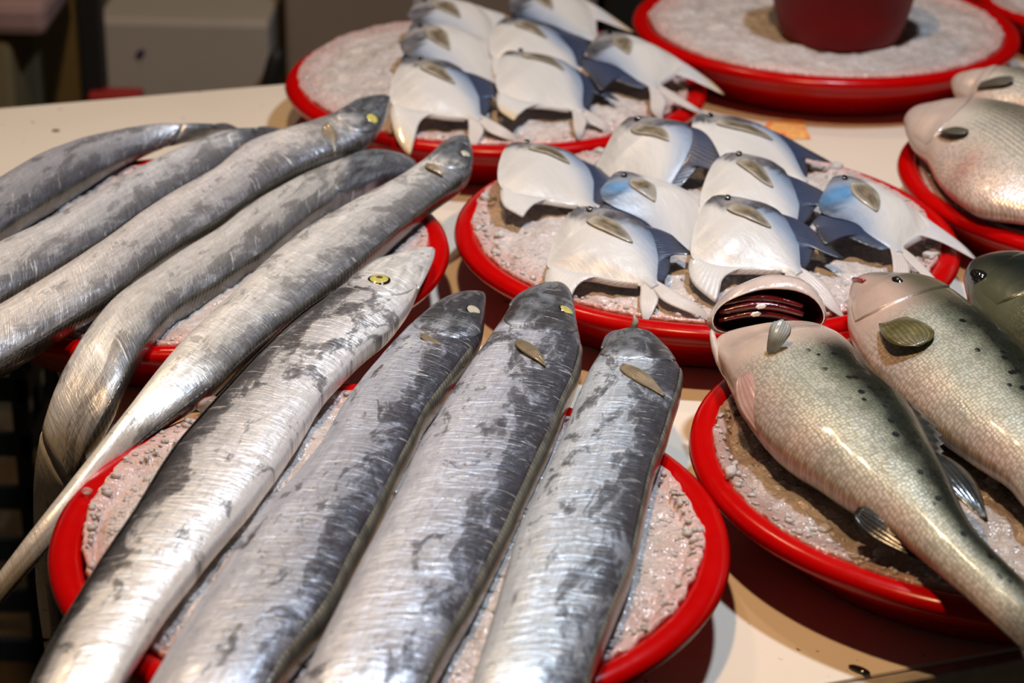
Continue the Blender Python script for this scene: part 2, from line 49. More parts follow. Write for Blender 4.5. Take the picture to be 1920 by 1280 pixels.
ROUNDFISH = {
'D1': [[0.1948,1.5522,0.112,0.1948,1.5522,0.112],[0.1907,1.5526,0.1113,0.1987,1.553,0.112],[0.1854,1.5531,0.1104,0.2037,1.5541,0.112],[0.1789,1.5531,0.1094,0.2099,1.5555,0.112],[0.1718,1.5514,0.1082,0.2169,1.557,0.112],[0.165,1.5474,0.107,0.2246,1.5584,0.112],[0.1602,1.5409,0.106,0.2327,1.5588,0.112],[0.1583,1.5321,0.1051,0.2405,1.5561,0.112],[0.1585,1.5222,0.1044,0.2465,1.5499,0.112],[0.1592,1.5118,0.1041,0.2505,1.5412,0.112],[0.1601,1.501,0.104,0.2537,1.5315,0.112],[0.161,1.4898,0.104,0.2568,1.5214,0.112],[0.162,1.4782,0.104,0.2597,1.5109,0.112],[0.1633,1.4664,0.104,0.2625,1.5,0.112],[0.1647,1.4542,0.104,0.2653,1.4887,0.112],[0.1662,1.4417,0.104,0.2679,1.4772,0.112],[0.168,1.4289,0.104,0.2702,1.4653,0.112],[0.1704,1.416,0.104,0.273,1.4532,0.112],[0.1733,1.4028,0.104,0.2769,1.4412,0.112],[0.1764,1.3895,0.104,0.2816,1.4292,0.112],[0.1802,1.3761,0.104,0.286,1.4169,0.112],[0.1846,1.3626,0.104,0.2892,1.4039,0.112],[0.1901,1.3493,0.104,0.2915,1.3905,0.112],[0.1972,1.3365,0.104,0.2933,1.3768,0.112],[0.2052,1.324,0.104,0.2946,1.3628,0.112],[0.213,1.3111,0.104,0.2956,1.3486,0.112],[0.2206,1.2977,0.104,0.2968,1.3342,0.112],[0.2285,1.2843,0.104,0.2984,1.3196,0.112],[0.2367,1.2709,0.104,0.2997,1.3049,0.112],[0.2451,1.2573,0.104,0.3005,1.2899,0.112],[0.2534,1.2435,0.104,0.3011,1.2747,0.112],[0.2609,1.229,0.104,0.3017,1.2593,0.112],[0.2678,1.214,0.104,0.3031,1.2438,0.112],[0.2745,1.1987,0.104,0.3056,1.2283,0.112],[0.2812,1.1832,0.104,0.3098,1.213,0.112],[0.2879,1.1675,0.104,0.3148,1.1978,0.112],[0.2943,1.1515,0.104,0.3201,1.1824,0.112],[0.3006,1.1353,0.104,0.3254,1.1669,0.112],[0.3067,1.1189,0.104,0.3304,1.1512,0.112],[0.3124,1.1021,0.104,0.3346,1.1351,0.112]],
'D2': [[0.2809,1.6458,0.112,0.2809,1.6458,0.112],[0.2795,1.642,0.1117,0.2848,1.6469,0.1122],[0.2778,1.637,0.1112,0.29,1.6477,0.1124],[0.276,1.6308,0.1106,0.2966,1.6476,0.1127],[0.2744,1.6236,0.11,0.3037,1.6459,0.113],[0.273,1.6157,0.1094,0.3114,1.643,0.1134],[0.2716,1.6071,0.1086,0.3194,1.6394,0.1137],[0.2702,1.5981,0.1078,0.3276,1.6349,0.1139],[0.2688,1.5885,0.107,0.3359,1.6297,0.114],[0.2675,1.5785,0.1061,0.3441,1.6236,0.114],[0.2668,1.5681,0.1052,0.3512,1.6159,0.114],[0.2671,1.5573,0.1044,0.3572,1.6067,0.114],[0.2678,1.5461,0.104,0.3621,1.5964,0.114],[0.2685,1.5345,0.104,0.3661,1.5854,0.114],[0.2695,1.5227,0.104,0.3698,1.5738,0.114],[0.2711,1.5106,0.104,0.3736,1.562,0.114],[0.273,1.4982,0.104,0.3774,1.5499,0.114],[0.2758,1.4858,0.104,0.3815,1.5375,0.114],[0.2792,1.4732,0.104,0.3857,1.5249,0.114],[0.2828,1.4604,0.104,0.3895,1.512,0.114],[0.2864,1.4473,0.104,0.3924,1.4985,0.114],[0.2904,1.4342,0.104,0.3944,1.4847,0.114],[0.2954,1.4211,0.104,0.3961,1.4705,0.114],[0.3011,1.4081,0.104,0.3977,1.4561,0.114],[0.3069,1.3948,0.104,0.3994,1.4415,0.114],[0.3127,1.3814,0.104,0.4012,1.4267,0.114],[0.319,1.3679,0.104,0.403,1.4116,0.114],[0.3253,1.3542,0.104,0.405,1.3964,0.114],[0.3323,1.3408,0.104,0.4069,1.381,0.114],[0.3397,1.3277,0.104,0.409,1.3654,0.114],[0.3446,1.3135,0.104,0.4109,1.3496,0.114],[0.3472,1.298,0.104,0.4129,1.3335,0.114],[0.3503,1.2824,0.104,0.4148,1.3173,0.114],[0.3549,1.2669,0.104,0.4166,1.301,0.114],[0.3604,1.2515,0.104,0.4185,1.2844,0.114],[0.3667,1.2362,0.104,0.4205,1.2677,0.114],[0.3738,1.2211,0.104,0.4224,1.2508,0.114],[0.3813,1.206,0.104,0.4241,1.2337,0.114],[0.3889,1.1907,0.104,0.4249,1.2164,0.114],[0.3965,1.1754,0.104,0.4249,1.199,0.114]],
'D3': [[0.3786,1.6745,0.112,0.3786,1.6745,0.112],[0.3776,1.6713,0.1116,0.3807,1.6778,0.1121],[0.3763,1.6671,0.1112,0.3838,1.6818,0.1122],[0.3752,1.6618,0.1106,0.3885,1.6855,0.1125],[0.3746,1.6556,0.1099,0.395,1.6882,0.1128],[0.3743,1.6489,0.1091,0.4026,1.6901,0.1131],[0.3739,1.6416,0.1082,0.4108,1.6909,0.1135],[0.3733,1.6339,0.1073,0.4194,1.6899,0.1138],[0.3725,1.6259,0.1064,0.4283,1.6872,0.114],[0.3722,1.6175,0.1054,0.4371,1.6831,0.114],[0.3732,1.6089,0.1045,0.4459,1.6779,0.114],[0.3751,1.6,0.1041,0.4542,1.6716,0.114],[0.3775,1.5909,0.104,0.4609,1.6635,0.114],[0.3802,1.5815,0.104,0.4663,1.6538,0.114],[0.3832,1.5719,0.104,0.4715,1.6434,0.114],[0.3863,1.5621,0.104,0.4768,1.6328,0.114],[0.3894,1.552,0.104,0.4819,1.6218,0.114],[0.3923,1.5417,0.104,0.486,1.6102,0.114],[0.3945,1.5309,0.104,0.489,1.5979,0.114],[0.3963,1.5199,0.104,0.4917,1.5853,0.114],[0.3982,1.5086,0.104,0.4945,1.5724,0.114],[0.4001,1.4971,0.104,0.4973,1.5593,0.114],[0.402,1.4855,0.104,0.5001,1.546,0.114],[0.404,1.4736,0.104,0.5022,1.5323,0.114],[0.4061,1.4616,0.104,0.5032,1.5184,0.114],[0.4084,1.4495,0.104,0.5036,1.5041,0.114],[0.4106,1.4371,0.104,0.5041,1.4896,0.114],[0.4129,1.4246,0.104,0.5046,1.475,0.114],[0.4152,1.412,0.104,0.5051,1.4602,0.114],[0.4176,1.3992,0.104,0.5052,1.4451,0.114],[0.4204,1.3863,0.104,0.5045,1.43,0.114],[0.4238,1.3734,0.104,0.5032,1.4146,0.114],[0.4276,1.3604,0.104,0.5018,1.3991,0.114],[0.4314,1.3473,0.104,0.5003,1.3834,0.114],[0.4352,1.3341,0.104,0.4988,1.3676,0.114],[0.4391,1.3207,0.104,0.4973,1.3516,0.114],[0.443,1.3071,0.104,0.4958,1.3354,0.114],[0.447,1.2935,0.104,0.4944,1.3191,0.114],[0.451,1.2797,0.104,0.4929,1.3026,0.114],[0.455,1.2658,0.104,0.4915,1.286,0.114]],
'G1': [[0.3925,2.0689,0.105,0.3925,2.0689,0.105],[0.3917,2.0659,0.1046,0.3932,2.0723,0.1058],[0.3906,2.062,0.1042,0.3944,2.0766,0.1068],[0.3893,2.0571,0.1036,0.3966,2.0816,0.1082],[0.3882,2.0516,0.103,0.4004,2.0858,0.1102],[0.3877,2.0454,0.1022,0.4059,2.0878,0.1127],[0.3878,2.0388,0.1014,0.4121,2.0865,0.1157],[0.3884,2.0317,0.1004,0.4185,2.0834,0.1183],[0.3895,2.0244,0.0993,0.4254,2.0823,0.12],[0.3912,2.0169,0.0981,0.4334,2.0839,0.1205],[0.3938,2.0094,0.0967,0.4424,2.0853,0.1206],[0.3969,2.0018,0.0957,0.4519,2.0855,0.1207],[0.3989,1.9934,0.0954,0.4617,2.0853,0.1208],[0.3997,1.9845,0.0955,0.4715,2.0836,0.1209],[0.3998,1.9753,0.0955,0.4805,2.079,0.121],[0.3999,1.9658,0.0955,0.4894,2.073,0.1211],[0.4,1.9562,0.0956,0.4983,2.0667,0.1212],[0.4002,1.9463,0.0956,0.5065,2.0593,0.1213],[0.4009,1.9362,0.0957,0.5132,2.0503,0.1214],[0.4021,1.926,0.0957,0.5193,2.0403,0.1215],[0.4035,1.9156,0.0958,0.5255,2.0302,0.1215],[0.405,1.905,0.0958,0.5311,2.0196,0.1216],[0.4073,1.8945,0.0959,0.5349,2.0081,0.1217],[0.4105,1.8839,0.096,0.5374,1.9959,0.1218],[0.414,1.8733,0.096,0.5395,1.9834,0.1219],[0.4182,1.8629,0.0961,0.5417,1.9707,0.1219],[0.4245,1.8541,0.0962,0.5439,1.9578,0.122],[0.4337,1.8475,0.0963,0.5461,1.9448,0.1221],[0.4441,1.8421,0.0965,0.5478,1.9315,0.1221],[0.4549,1.8369,0.0966,0.5493,1.918,0.1222],[0.4653,1.8309,0.0967,0.5507,1.9043,0.1223],[0.4752,1.8237,0.0968,0.5521,1.8905,0.1223],[0.4848,1.8158,0.097,0.5536,1.8765,0.1224],[0.4946,1.808,0.0971,0.5551,1.8624,0.1225],[0.5046,1.8002,0.0973,0.5565,1.8481,0.1226],[0.5148,1.7925,0.0974,0.558,1.8336,0.1227],[0.5255,1.7853,0.0975,0.5595,1.819,0.1227],[0.5372,1.7798,0.0977,0.561,1.8043,0.1228],[0.5496,1.7754,0.0978,0.5626,1.7894,0.1229],[0.5622,1.7712,0.098,0.5641,1.7745,0.123]],
'G2': [[0.4588,2.1849,0.107,0.4588,2.1849,0.107],[0.4583,2.1827,0.1067,0.4597,2.1874,0.1078],[0.4577,2.1797,0.1062,0.461,2.1904,0.109],[0.4571,2.176,0.1057,0.4633,2.1935,0.1106],[0.4567,2.1719,0.105,0.4667,2.1951,0.1128],[0.4568,2.1673,0.1042,0.4707,2.194,0.1153],[0.4571,2.1623,0.1034,0.4749,2.191,0.118],[0.4578,2.1572,0.1024,0.479,2.1875,0.1204],[0.4594,2.152,0.1012,0.4837,2.1853,0.122],[0.4615,2.1468,0.0998,0.4897,2.186,0.1225],[0.4638,2.1414,0.0984,0.4965,2.188,0.1226],[0.4659,2.1356,0.0976,0.5035,2.1888,0.1226],[0.4674,2.1293,0.0974,0.5105,2.187,0.1227],[0.4687,2.1228,0.0975,0.5177,2.1838,0.1228],[0.47,2.116,0.0975,0.5248,2.1803,0.1229],[0.4713,2.1091,0.0976,0.5315,2.1758,0.123],[0.4731,2.1022,0.0976,0.5375,2.1699,0.1231],[0.4761,2.0956,0.0977,0.5432,2.1635,0.1232],[0.4805,2.0896,0.0978,0.549,2.1569,0.1233],[0.4853,2.0836,0.0978,0.5549,2.1501,0.1234],[0.4902,2.0775,0.0979,0.5608,2.1432,0.1235],[0.4952,2.0713,0.098,0.5658,2.1355,0.1236],[0.5005,2.0651,0.0981,0.5694,2.1269,0.1237],[0.506,2.059,0.0982,0.5725,2.1178,0.1237],[0.5116,2.0528,0.0983,0.5755,2.1085,0.1238],[0.5174,2.0466,0.0984,0.5787,2.0991,0.1239],[0.5232,2.0403,0.0985,0.5818,2.0895,0.124],[0.5291,2.0339,0.0986,0.585,2.0799,0.1241],[0.5351,2.0274,0.0987,0.5882,2.0701,0.1241],[0.541,2.0207,0.0988,0.591,2.06,0.1242],[0.5469,2.0138,0.0989,0.5932,2.0497,0.1243],[0.5526,2.0066,0.099,0.595,2.0392,0.1244],[0.5584,1.9994,0.0991,0.5968,2.0285,0.1244],[0.5643,1.9921,0.0992,0.5986,2.0177,0.1245],[0.5702,1.9847,0.0993,0.6005,2.0068,0.1246],[0.5766,1.9778,0.0995,0.6023,1.9958,0.1247],[0.5842,1.9722,0.0996,0.6042,1.9847,0.1247],[0.5928,1.9679,0.0997,0.6061,1.9734,0.1248],[0.6018,1.964,0.0999,0.608,1.9621,0.1249],[0.6109,1.96,0.1,0.61,1.9507,0.125]],
}
POMFRET_POSES = {
 'B1': (1, [0.0467, 1.7632, 0.1182], [0.6022, -0.7688, -0.215], [-0.0425, -0.2999, 0.953], [(-0.01, 0.09, -0.006, 0.025), (1, 0, -0.008, -0.024), (0.92, -0.07, 0.008, 0.012), (0.625, -0.46, -0.052, 0.047), (0.16, 0.09, 0.007, -0.0), (0.52, 0.16, 0.042, -0.015), (1.27, -0.36, 0.017, 0.097), (1.515, 0.05, 0.044, 0.054), (1.04, 0.55, -0.137, -0.072), (0.985, 0.12, 0.042, -0.023), (0.15, -0.28, 0.084, -0.073)]),
 'B6': (1, [0.1681, 1.7784, 0.1266], [0.6217, -0.7405, -0.2553], [0.0365, -0.2982, 0.9538], [(-0.01, 0.09, -0.006, 0.011), (1, 0, 0.004, 0.008), (0.92, -0.07, -0.012, -0.009), (0.625, -0.46, 0.011, -0.019), (0.91, -0.72, -0.011, 0.069), (0.16, 0.09, 0.005, 0.012), (0.52, 0.16, -0.03, 0.002), (1.04, 0.55, 0.044, -0.1), (0.985, 0.12, -0.059, 0.043), (1.515, 0.05, 0.016, -0.074), (0.15, -0.28, 0.065, -0.054)]),
 'B2': (1, [-0.0095, 1.9324, 0.1177], [0.7248, -0.6579, -0.2045], [0.1494, -0.1397, 0.9789], [(-0.01, 0.09, -0.002, -0.003), (0.91, -0.72, -0.101, 0.114), (0.625, -0.46, 0.05, -0.004), (0.92, -0.07, 0.008, -0.088), (0.16, 0.09, -0.05, 0.126), (0.52, 0.16, -0.077, 0.075), (0.15, -0.28, 0.058, -0.041)]),
 'A1': (1, [-0.1226, 2.1624, 0.1264], [0.7217, -0.6303, -0.286], [0.0816, -0.3328, 0.9394], [(1, 0, 0.004, -0.011), (0.91, -0.72, 0.093, -0.069), (0.625, -0.46, -0.028, 0.059), (0.92, -0.07, -0.017, -0.007), (1.27, -0.36, -0.0, 0.038), (1.515, 0.05, -0.067, 0.023), (1.04, 0.55, -0.004, -0.04), (0.16, 0.09, 0.027, 0.033), (0.52, 0.16, 0.001, -0.027), (0.15, -0.28, 0.015, 0.003)]),
 'A2': (1, [-0.0168, 2.1955, 0.1254], [0.7114, -0.6485, -0.2708], [0.1944, -0.1887, 0.9626], [(-0.01, 0.09, 0.006, -0.021), (0.16, 0.09, -0.086, 0.15), (0.52, 0.16, -0.09, 0.178), (0.91, -0.72, -0.095, 0.088), (0.625, -0.46, 0.058, -0.002), (0.92, -0.07, 0.005, 0.008), (1, 0, 0.009, -0.031), (1.27, -0.36, 0.066, 0.01), (1.515, 0.05, -0.135, -0.019), (0.15, -0.28, 0.045, 0.005)]),
 'B8': (-1, [0.3069, 1.8574, 0.1193], [0.2295, -0.9542, -0.1922], [0.2333, -0.1378, 0.9626], [(-0.01, 0.09, -0.031, 0.01), (0.16, 0.09, -0.161, -0.155), (0.52, 0.16, -0.085, -0.219), (1, 0, -0.026, -0.006), (1.515, 0.05, -0.094, 0.036), (1.27, -0.36, 0.342, 0.102), (0.91, -0.72, 0.073, -0.01), (1.04, 0.55, -0.076, 0.025), (0.985, 0.12, -0.054, -0.075), (0.29, 0.4, 0.259, 0.148)]),
 'B3': (1, [0.1013, 1.9865, 0.1257], [0.3271, -0.9045, -0.2735], [-0.2896, -0.3715, 0.8821], [(-0.01, 0.09, -0.009, -0.008), (0.16, 0.09, -0.014, 0.001), (0.52, 0.16, -0.093, 0.126), (0.985, 0.12, -0.005, -0.048), (0.15, -0.28, 0.094, 0.026)]),
 'B4': (1, [0.1758, 1.9961, 0.1244], [0.843, -0.4361, -0.315], [0.2181, -0.2582, 0.9412], [(-0.01, 0.09, -0.011, -0.009), (0.16, 0.09, -0.08, 0.029), (0.52, 0.16, 0.036, 0.106), (1.04, 0.55, 0.069, -0.026), (0.985, 0.12, 0.025, 0.003)]),
 'B5': (1, [0.188, 1.8931, 0.1253], [0.5228, -0.8202, -0.2324], [0.0078, -0.268, 0.9634], [(-0.01, 0.09, 0.001, -0.006), (0.16, 0.09, -0.05, 0.057), (0.52, 0.16, 0.004, -0.05), (0.985, 0.12, -0.007, -0.007), (0.15, -0.28, 0.027, 0.027)]),
 'B7': (-1, [0.1056, 1.8568, 0.1236], [0.4409, -0.8455, -0.3011], [0.239, -0.2127, 0.9474], [(-0.01, 0.09, 0.014, 0.005), (0.16, 0.09, -0.037, -0.054), (0.52, 0.16, -0.163, -0.153), (1, 0, 0.017, -0.001), (0.29, 0.4, -0.047, 0.07)]),
 'A3': (-1, [0.1064, 2.2935, 0.1234], [0.3408, -0.9118, -0.2289], [0.2119, -0.1627, 0.9636], [(-0.01, 0.09, -0.018, 0.005), (0.16, 0.09, -0.054, -0.104), (0.52, 0.16, -0.129, -0.125), (1, 0, -0.039, -0.025), (0.91, -0.72, 0.143, 0.001), (1.27, -0.36, 0.162, 0.007), (1.515, 0.05, 0.006, 0.093), (0.29, 0.4, 0.148, 0.128)]),
 'A4': (-1, [-0.1047, 2.2999, 0.1259], [0.6533, -0.6781, -0.3367], [0.2276, -0.2483, 0.9416], [(-0.01, 0.09, -0.025, -0.017), (0.16, 0.09, -0.073, -0.145), (0.52, 0.16, -0.111, -0.121), (1, 0, 0.053, 0.004), (0.29, 0.4, -0.076, 0.14)]),
 'A6': (-1, [-0.1116, 2.413, 0.1249], [0.7691, -0.5526, -0.3211], [0.2469, -0.2064, 0.9468], [(-0.01, 0.09, -0.006, 0.018), (0.16, 0.09, 0.022, -0.21), (0.52, 0.16, -0.086, -0.215), (1, 0, 0.042, -0.006), (0.29, 0.4, -0.144, 0.105)]),
 'A7': (-1, [0.0097, 2.4728, 0.1253], [0.6642, -0.6719, -0.3277], [0.2573, -0.2061, 0.9441], [(-0.01, 0.09, -0.043, -0.032), (0.16, 0.09, -0.004, -0.106), (0.52, 0.16, -0.09, -0.054), (1, 0, 0.027, -0.027), (0.91, -0.72, 0.153, 0.137), (0.29, 0.4, -0.006, 0.21)]),
 'A5': (1, [-0.0229, 2.3329, 0.1201], [0.7398, -0.6271, -0.2437], [0.1022, -0.2533, 0.962], [(-0.01, 0.09, 0.012, -0.004), (0.16, 0.09, -0.027, 0.045), (0.52, 0.16, -0.07, -0.028), (1, 0, 0.017, -0.005), (0.985, 0.12, -0.051, 0.023), (0.15, -0.28, -0.024, 0.007)]),
}
HOOD = [(0.1556, 1.546, 0.114), (0.157, 1.5529, 0.1209), (0.163, 1.5584, 0.1264), (0.1723, 1.5627, 0.1307), (0.1842, 1.5664, 0.1344), (0.1969, 1.5688, 0.1368), (0.2104, 1.5697, 0.1377), (0.223, 1.5689, 0.1369), (0.2338, 1.5659, 0.1339), (0.242, 1.5606, 0.1286), (0.2455, 1.5543, 0.1223), (0.2448, 1.5492, 0.1172), (0.238, 1.546, 0.114), (0.2254, 1.5442, 0.1122), (0.2107, 1.543, 0.111), (0.194, 1.5421, 0.1101), (0.1773, 1.5416, 0.1096), (0.1635, 1.5426, 0.1106)]
MARK = {'eD2': (0.3083, 1.5913, 0.13), 'eD3': (0.381, 1.6311, 0.13), 'eF1': (-0.1097, 1.6283, 0.118), 'eF2': (-0.0335, 1.5874, 0.112), 'eF3': (0.0435, 1.5934, 0.112), 'eE3': (-0.1398, 1.987, 0.135), 'eE5': (-0.0471, 1.9158, 0.125), 'pF3': (0.0081, 1.514, 0.118), 'qF3': (0.0271, 1.4726, 0.118), 'pF4': (0.0838, 1.4753, 0.118), 'qF4': (0.1121, 1.4325, 0.115), 'pE3': (-0.1814, 1.9614, 0.13), 'qE3': (-0.1715, 1.9281, 0.128), 'pE5': (-0.082, 1.8798, 0.12), 'qE5': (-0.0686, 1.8637, 0.12), 'pF2': (-0.0664, 1.5278, 0.115), 'qF2': (-0.0375, 1.5011, 0.113), 'scrapA': (0.2335, 1.2072, 0.02), 'scrapB': (-0.5017, 2.2341, 0.02), 'tagA': (0.2827, 2.3145, 0.02), 'tagB': (0.3219, 2.317, 0.02), 'tagC': (0.2649, 2.2528, 0.02), 'tagD': (0.3239, 2.2564, 0.02), 'bowl': (0.3853, 2.4519, 0.085), 'pD1': (0.1947, 1.4568, 0.138), 'pD2': (0.2918, 1.5236, 0.138), 'qD2': (0.3085, 1.4693, 0.14), 'pvD1': (0.1709, 1.4452, 0.122), 'qvD1': (0.1883, 1.3664, 0.098), 'afD1': (0.2325, 1.2676, 0.108), 'agD1': (0.2729, 1.2254, 0.094), 'aeD1': (0.2592, 1.2422, 0.1), 'dfD1': (0.2926, 1.3238, 0.122), 'dgD1': (0.3179, 1.2581, 0.106), 'deD1': (0.3043, 1.2406, 0.11), 'pvD2': (0.2816, 1.5444, 0.1), 'qvD2': (0.2989, 1.5006, 0.09), 'pG1': (0.417, 1.9996, 0.135), 'qG1': (0.4298, 1.9646, 0.135), 'pG2': (0.4774, 2.1387, 0.13), 'qG2': (0.5054, 2.1144, 0.13)}

# ---------------------------------------------------------------- node helpers
def mat(name):
    m = bpy.data.materials.new(name); m.use_nodes = True
    nt = m.node_tree; return m, nt, nt.nodes['Principled BSDF']
def N(nt, t, **k):
    n = nt.nodes.new(t)
    for a, b in k.items():
        if a.startswith('i_'):
            key = a[2:]; key = int(key) if key.isdigit() else key.replace('_', ' ')
            n.inputs[key].default_value = b
        else: setattr(n, a, b)
    return n
def L(nt, a, b): nt.links.new(a, b)
def ramp(nt, fac, stops):
    r = N(nt, 'ShaderNodeValToRGB'); e = r.color_ramp.elements
    while len(e) < len(stops): e.new(.5)
    for q, (p, c) in zip(e, stops): q.position = p; q.color = (*c, 1) if len(c) == 3 else c
    L(nt, fac, r.inputs[0]); return r.outputs[0]
def g3(v): return (v, v, v)
def mix(nt, f, a, b, mode='MIX'):
    m = N(nt, 'ShaderNodeMix', data_type='RGBA', blend_type=mode)
    for i, x in ((0, f), (6, a), (7, b)):
        if hasattr(x, 'links'): L(nt, x, m.inputs[i])
        else: m.inputs[i].default_value = x if i == 0 else (*x, 1)
    return m.outputs[2]
def math_(nt, op, a, b=None, c=None):
    m = N(nt, 'ShaderNodeMath', operation=op)
    for i, x in enumerate((a, b, c)):
        if x is None: continue
        if hasattr(x, 'links'): L(nt, x, m.inputs[i])
        else: m.inputs[i].default_value = x
    return m.outputs[0]
def sock(nt, x, s): L(nt, x, s) if hasattr(x, 'links') else setattr(s, 'default_value', x)
def noise_(nt, vec, scale=5, detail=4, rough=.55, dist=0, typ=None):
    n = N(nt, 'ShaderNodeTexNoise'); n.inputs['Scale'].default_value = scale; n.inputs['Detail'].default_value = detail
    n.inputs['Roughness'].default_value = rough; n.inputs['Distortion'].default_value = dist
    L(nt, vec, n.inputs['Vector']); return n.outputs['Fac']
def mapping(nt, vec, scale=(1, 1, 1), loc=(0, 0, 0)):
    m = N(nt, 'ShaderNodeMapping'); m.inputs['Scale'].default_value = scale; m.inputs['Location'].default_value = loc
    L(nt, vec, m.inputs['Vector']); return m.outputs[0]
def uvrand(nt):
    uv = N(nt, 'ShaderNodeUVMap', uv_map='UVMap').outputs[0]; oi = N(nt, 'ShaderNodeObjectInfo').outputs['Random']
    c = N(nt, 'ShaderNodeCombineXYZ'); L(nt, math_(nt, 'MULTIPLY', oi, 7.3), c.inputs[0]); L(nt, math_(nt, 'MULTIPLY', oi, 3.1), c.inputs[1])
    a = N(nt, 'ShaderNodeVectorMath', operation='ADD'); L(nt, uv, a.inputs[0]); L(nt, c.outputs[0], a.inputs[1]); return a.outputs[0], uv
def bump(nt, h, strength, dist, prev=None):
    b = N(nt, 'ShaderNodeBump'); b.inputs['Strength'].default_value = strength; b.inputs['Distance'].default_value = dist
    L(nt, h, b.inputs['Height'])
    if prev: L(nt, prev, b.inputs['Normal'])
    return b.outputs[0]
def simple(name, col, rough=.5, metal=0, spec=.5, coat=0, nscale=0, namp=.15, trans=0, bmp=0):
    m, nt, b = mat(name)
    b.inputs['Base Color'].default_value = (*col, 1); b.inputs['Roughness'].default_value = rough; b.inputs['Metallic'].default_value = metal
    b.inputs['Specular IOR Level'].default_value = spec; b.inputs['Coat Weight'].default_value = coat; b.inputs['Transmission Weight'].default_value = trans
    if nscale:
        tc = N(nt, 'ShaderNodeTexCoord').outputs['Object']; n = noise_(nt, tc, nscale, 5)
        cc = mix(nt, n, tuple(x*(1-namp*2) for x in col), tuple(min(1, x*(1+namp)) for x in col)); L(nt, cc, b.inputs['Base Color'])
        if bmp: L(nt, bump(nt, n, bmp, .002), b.inputs['Normal'])
    return m

MAT = {}
# red plastic
m, nt, b = mat('red_plastic'); tc = N(nt, 'ShaderNodeTexCoord').outputs['Object']
n = noise_(nt, tc, 22, 5); L(nt, mix(nt, n, (.34, .0004, .0006), (.48, .0006, .0008)), b.inputs['Base Color'])
L(nt, math_(nt, 'MULTIPLY_ADD', noise_(nt, tc, 90, 4), .16, .14), b.inputs['Roughness']); b.inputs['Specular IOR Level'].default_value = .22
L(nt, bump(nt, noise_(nt, tc, 30, 3), .12, .002), b.inputs['Normal'])
MAT['red'] = m
m, nt, b = mat('dark_red_bowl'); tc = N(nt, 'ShaderNodeTexCoord').outputs['Object']
L(nt, mix(nt, noise_(nt, tc, 18, 4), (.15, .002, .002), (.21, .004, .004)), b.inputs['Base Color']); b.inputs['Roughness'].default_value = .5; b.inputs['Specular IOR Level'].default_value = .15
MAT['bowl'] = m
# crushed ice bed
def ice_mat(name, ca, cb, cc, edge):
    m, nt, b = mat(name); tc = N(nt, 'ShaderNodeTexCoord').outputs['Object']
    n1 = noise_(nt, tc, 26, 5); n2 = noise_(nt, tc, 190, 4, .6); v = N(nt, 'ShaderNodeTexVoronoi', feature='SMOOTH_F1'); v.inputs['Scale'].default_value = 170; L(nt, tc, v.inputs['Vector'])
    v2 = N(nt, 'ShaderNodeTexVoronoi'); v2.inputs['Scale'].default_value = 420; L(nt, tc, v2.inputs['Vector'])
    at = N(nt, 'ShaderNodeAttribute', attribute_name='tint')
    base = mix(nt, ramp(nt, n1, [(.35, g3(0)), (.65, g3(1))]), ca, cb)
    base = mix(nt, math_(nt, 'MULTIPLY', ramp(nt, v2.outputs['Distance'], [(.25, g3(0)), (.6, g3(1))]), .22), base, cc)
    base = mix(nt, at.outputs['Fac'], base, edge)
    L(nt, base, b.inputs['Base Color']); b.inputs['Subsurface Weight'].default_value = .35; b.inputs['Subsurface Radius'].default_value = (1, .6, .55); b.inputs['Subsurface Scale'].default_value = .006
    L(nt, ramp(nt, n2, [(.35, g3(.08)), (.62, g3(.42))]), b.inputs['Roughness']); b.inputs['Specular IOR Level'].default_value = .6
    bb = bump(nt, v.outputs['Distance'], .5, .004); bb = bump(nt, v2.outputs['Distance'], .45, .0012, bb); bb = bump(nt, n2, .4, .0012, bb); L(nt, bb, b.inputs['Normal'])
    return m
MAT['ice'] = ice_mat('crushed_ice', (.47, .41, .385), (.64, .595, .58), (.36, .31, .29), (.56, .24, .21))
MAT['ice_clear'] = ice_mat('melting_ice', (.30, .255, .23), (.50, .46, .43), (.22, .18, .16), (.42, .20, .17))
m, nt, b = mat('clear_ice'); tc = N(nt, 'ShaderNodeTexCoord').outputs['Object']
b.inputs['Base Color'].default_value = (.74, .71, .70, 1); b.inputs['Transmission Weight'].default_value = .38; b.inputs['Subsurface Weight'].default_value = .3; b.inputs['Subsurface Radius'].default_value = (1, .8, .8); b.inputs['Subsurface Scale'].default_value = .006; b.inputs['IOR'].default_value = 1.31
b.inputs['Roughness'].default_value = .06; L(nt, bump(nt, noise_(nt, tc, 260, 3), .6, .002), b.inputs['Normal']); MAT['chunk'] = m
MAT['glass_ice'] = simple('glassy_ice', (.92, .86, .85), .04, trans=.85, nscale=300, namp=.02, bmp=.4); MAT['glass_ice'].node_tree.nodes['Principled BSDF'].inputs['IOR'].default_value = 1.31

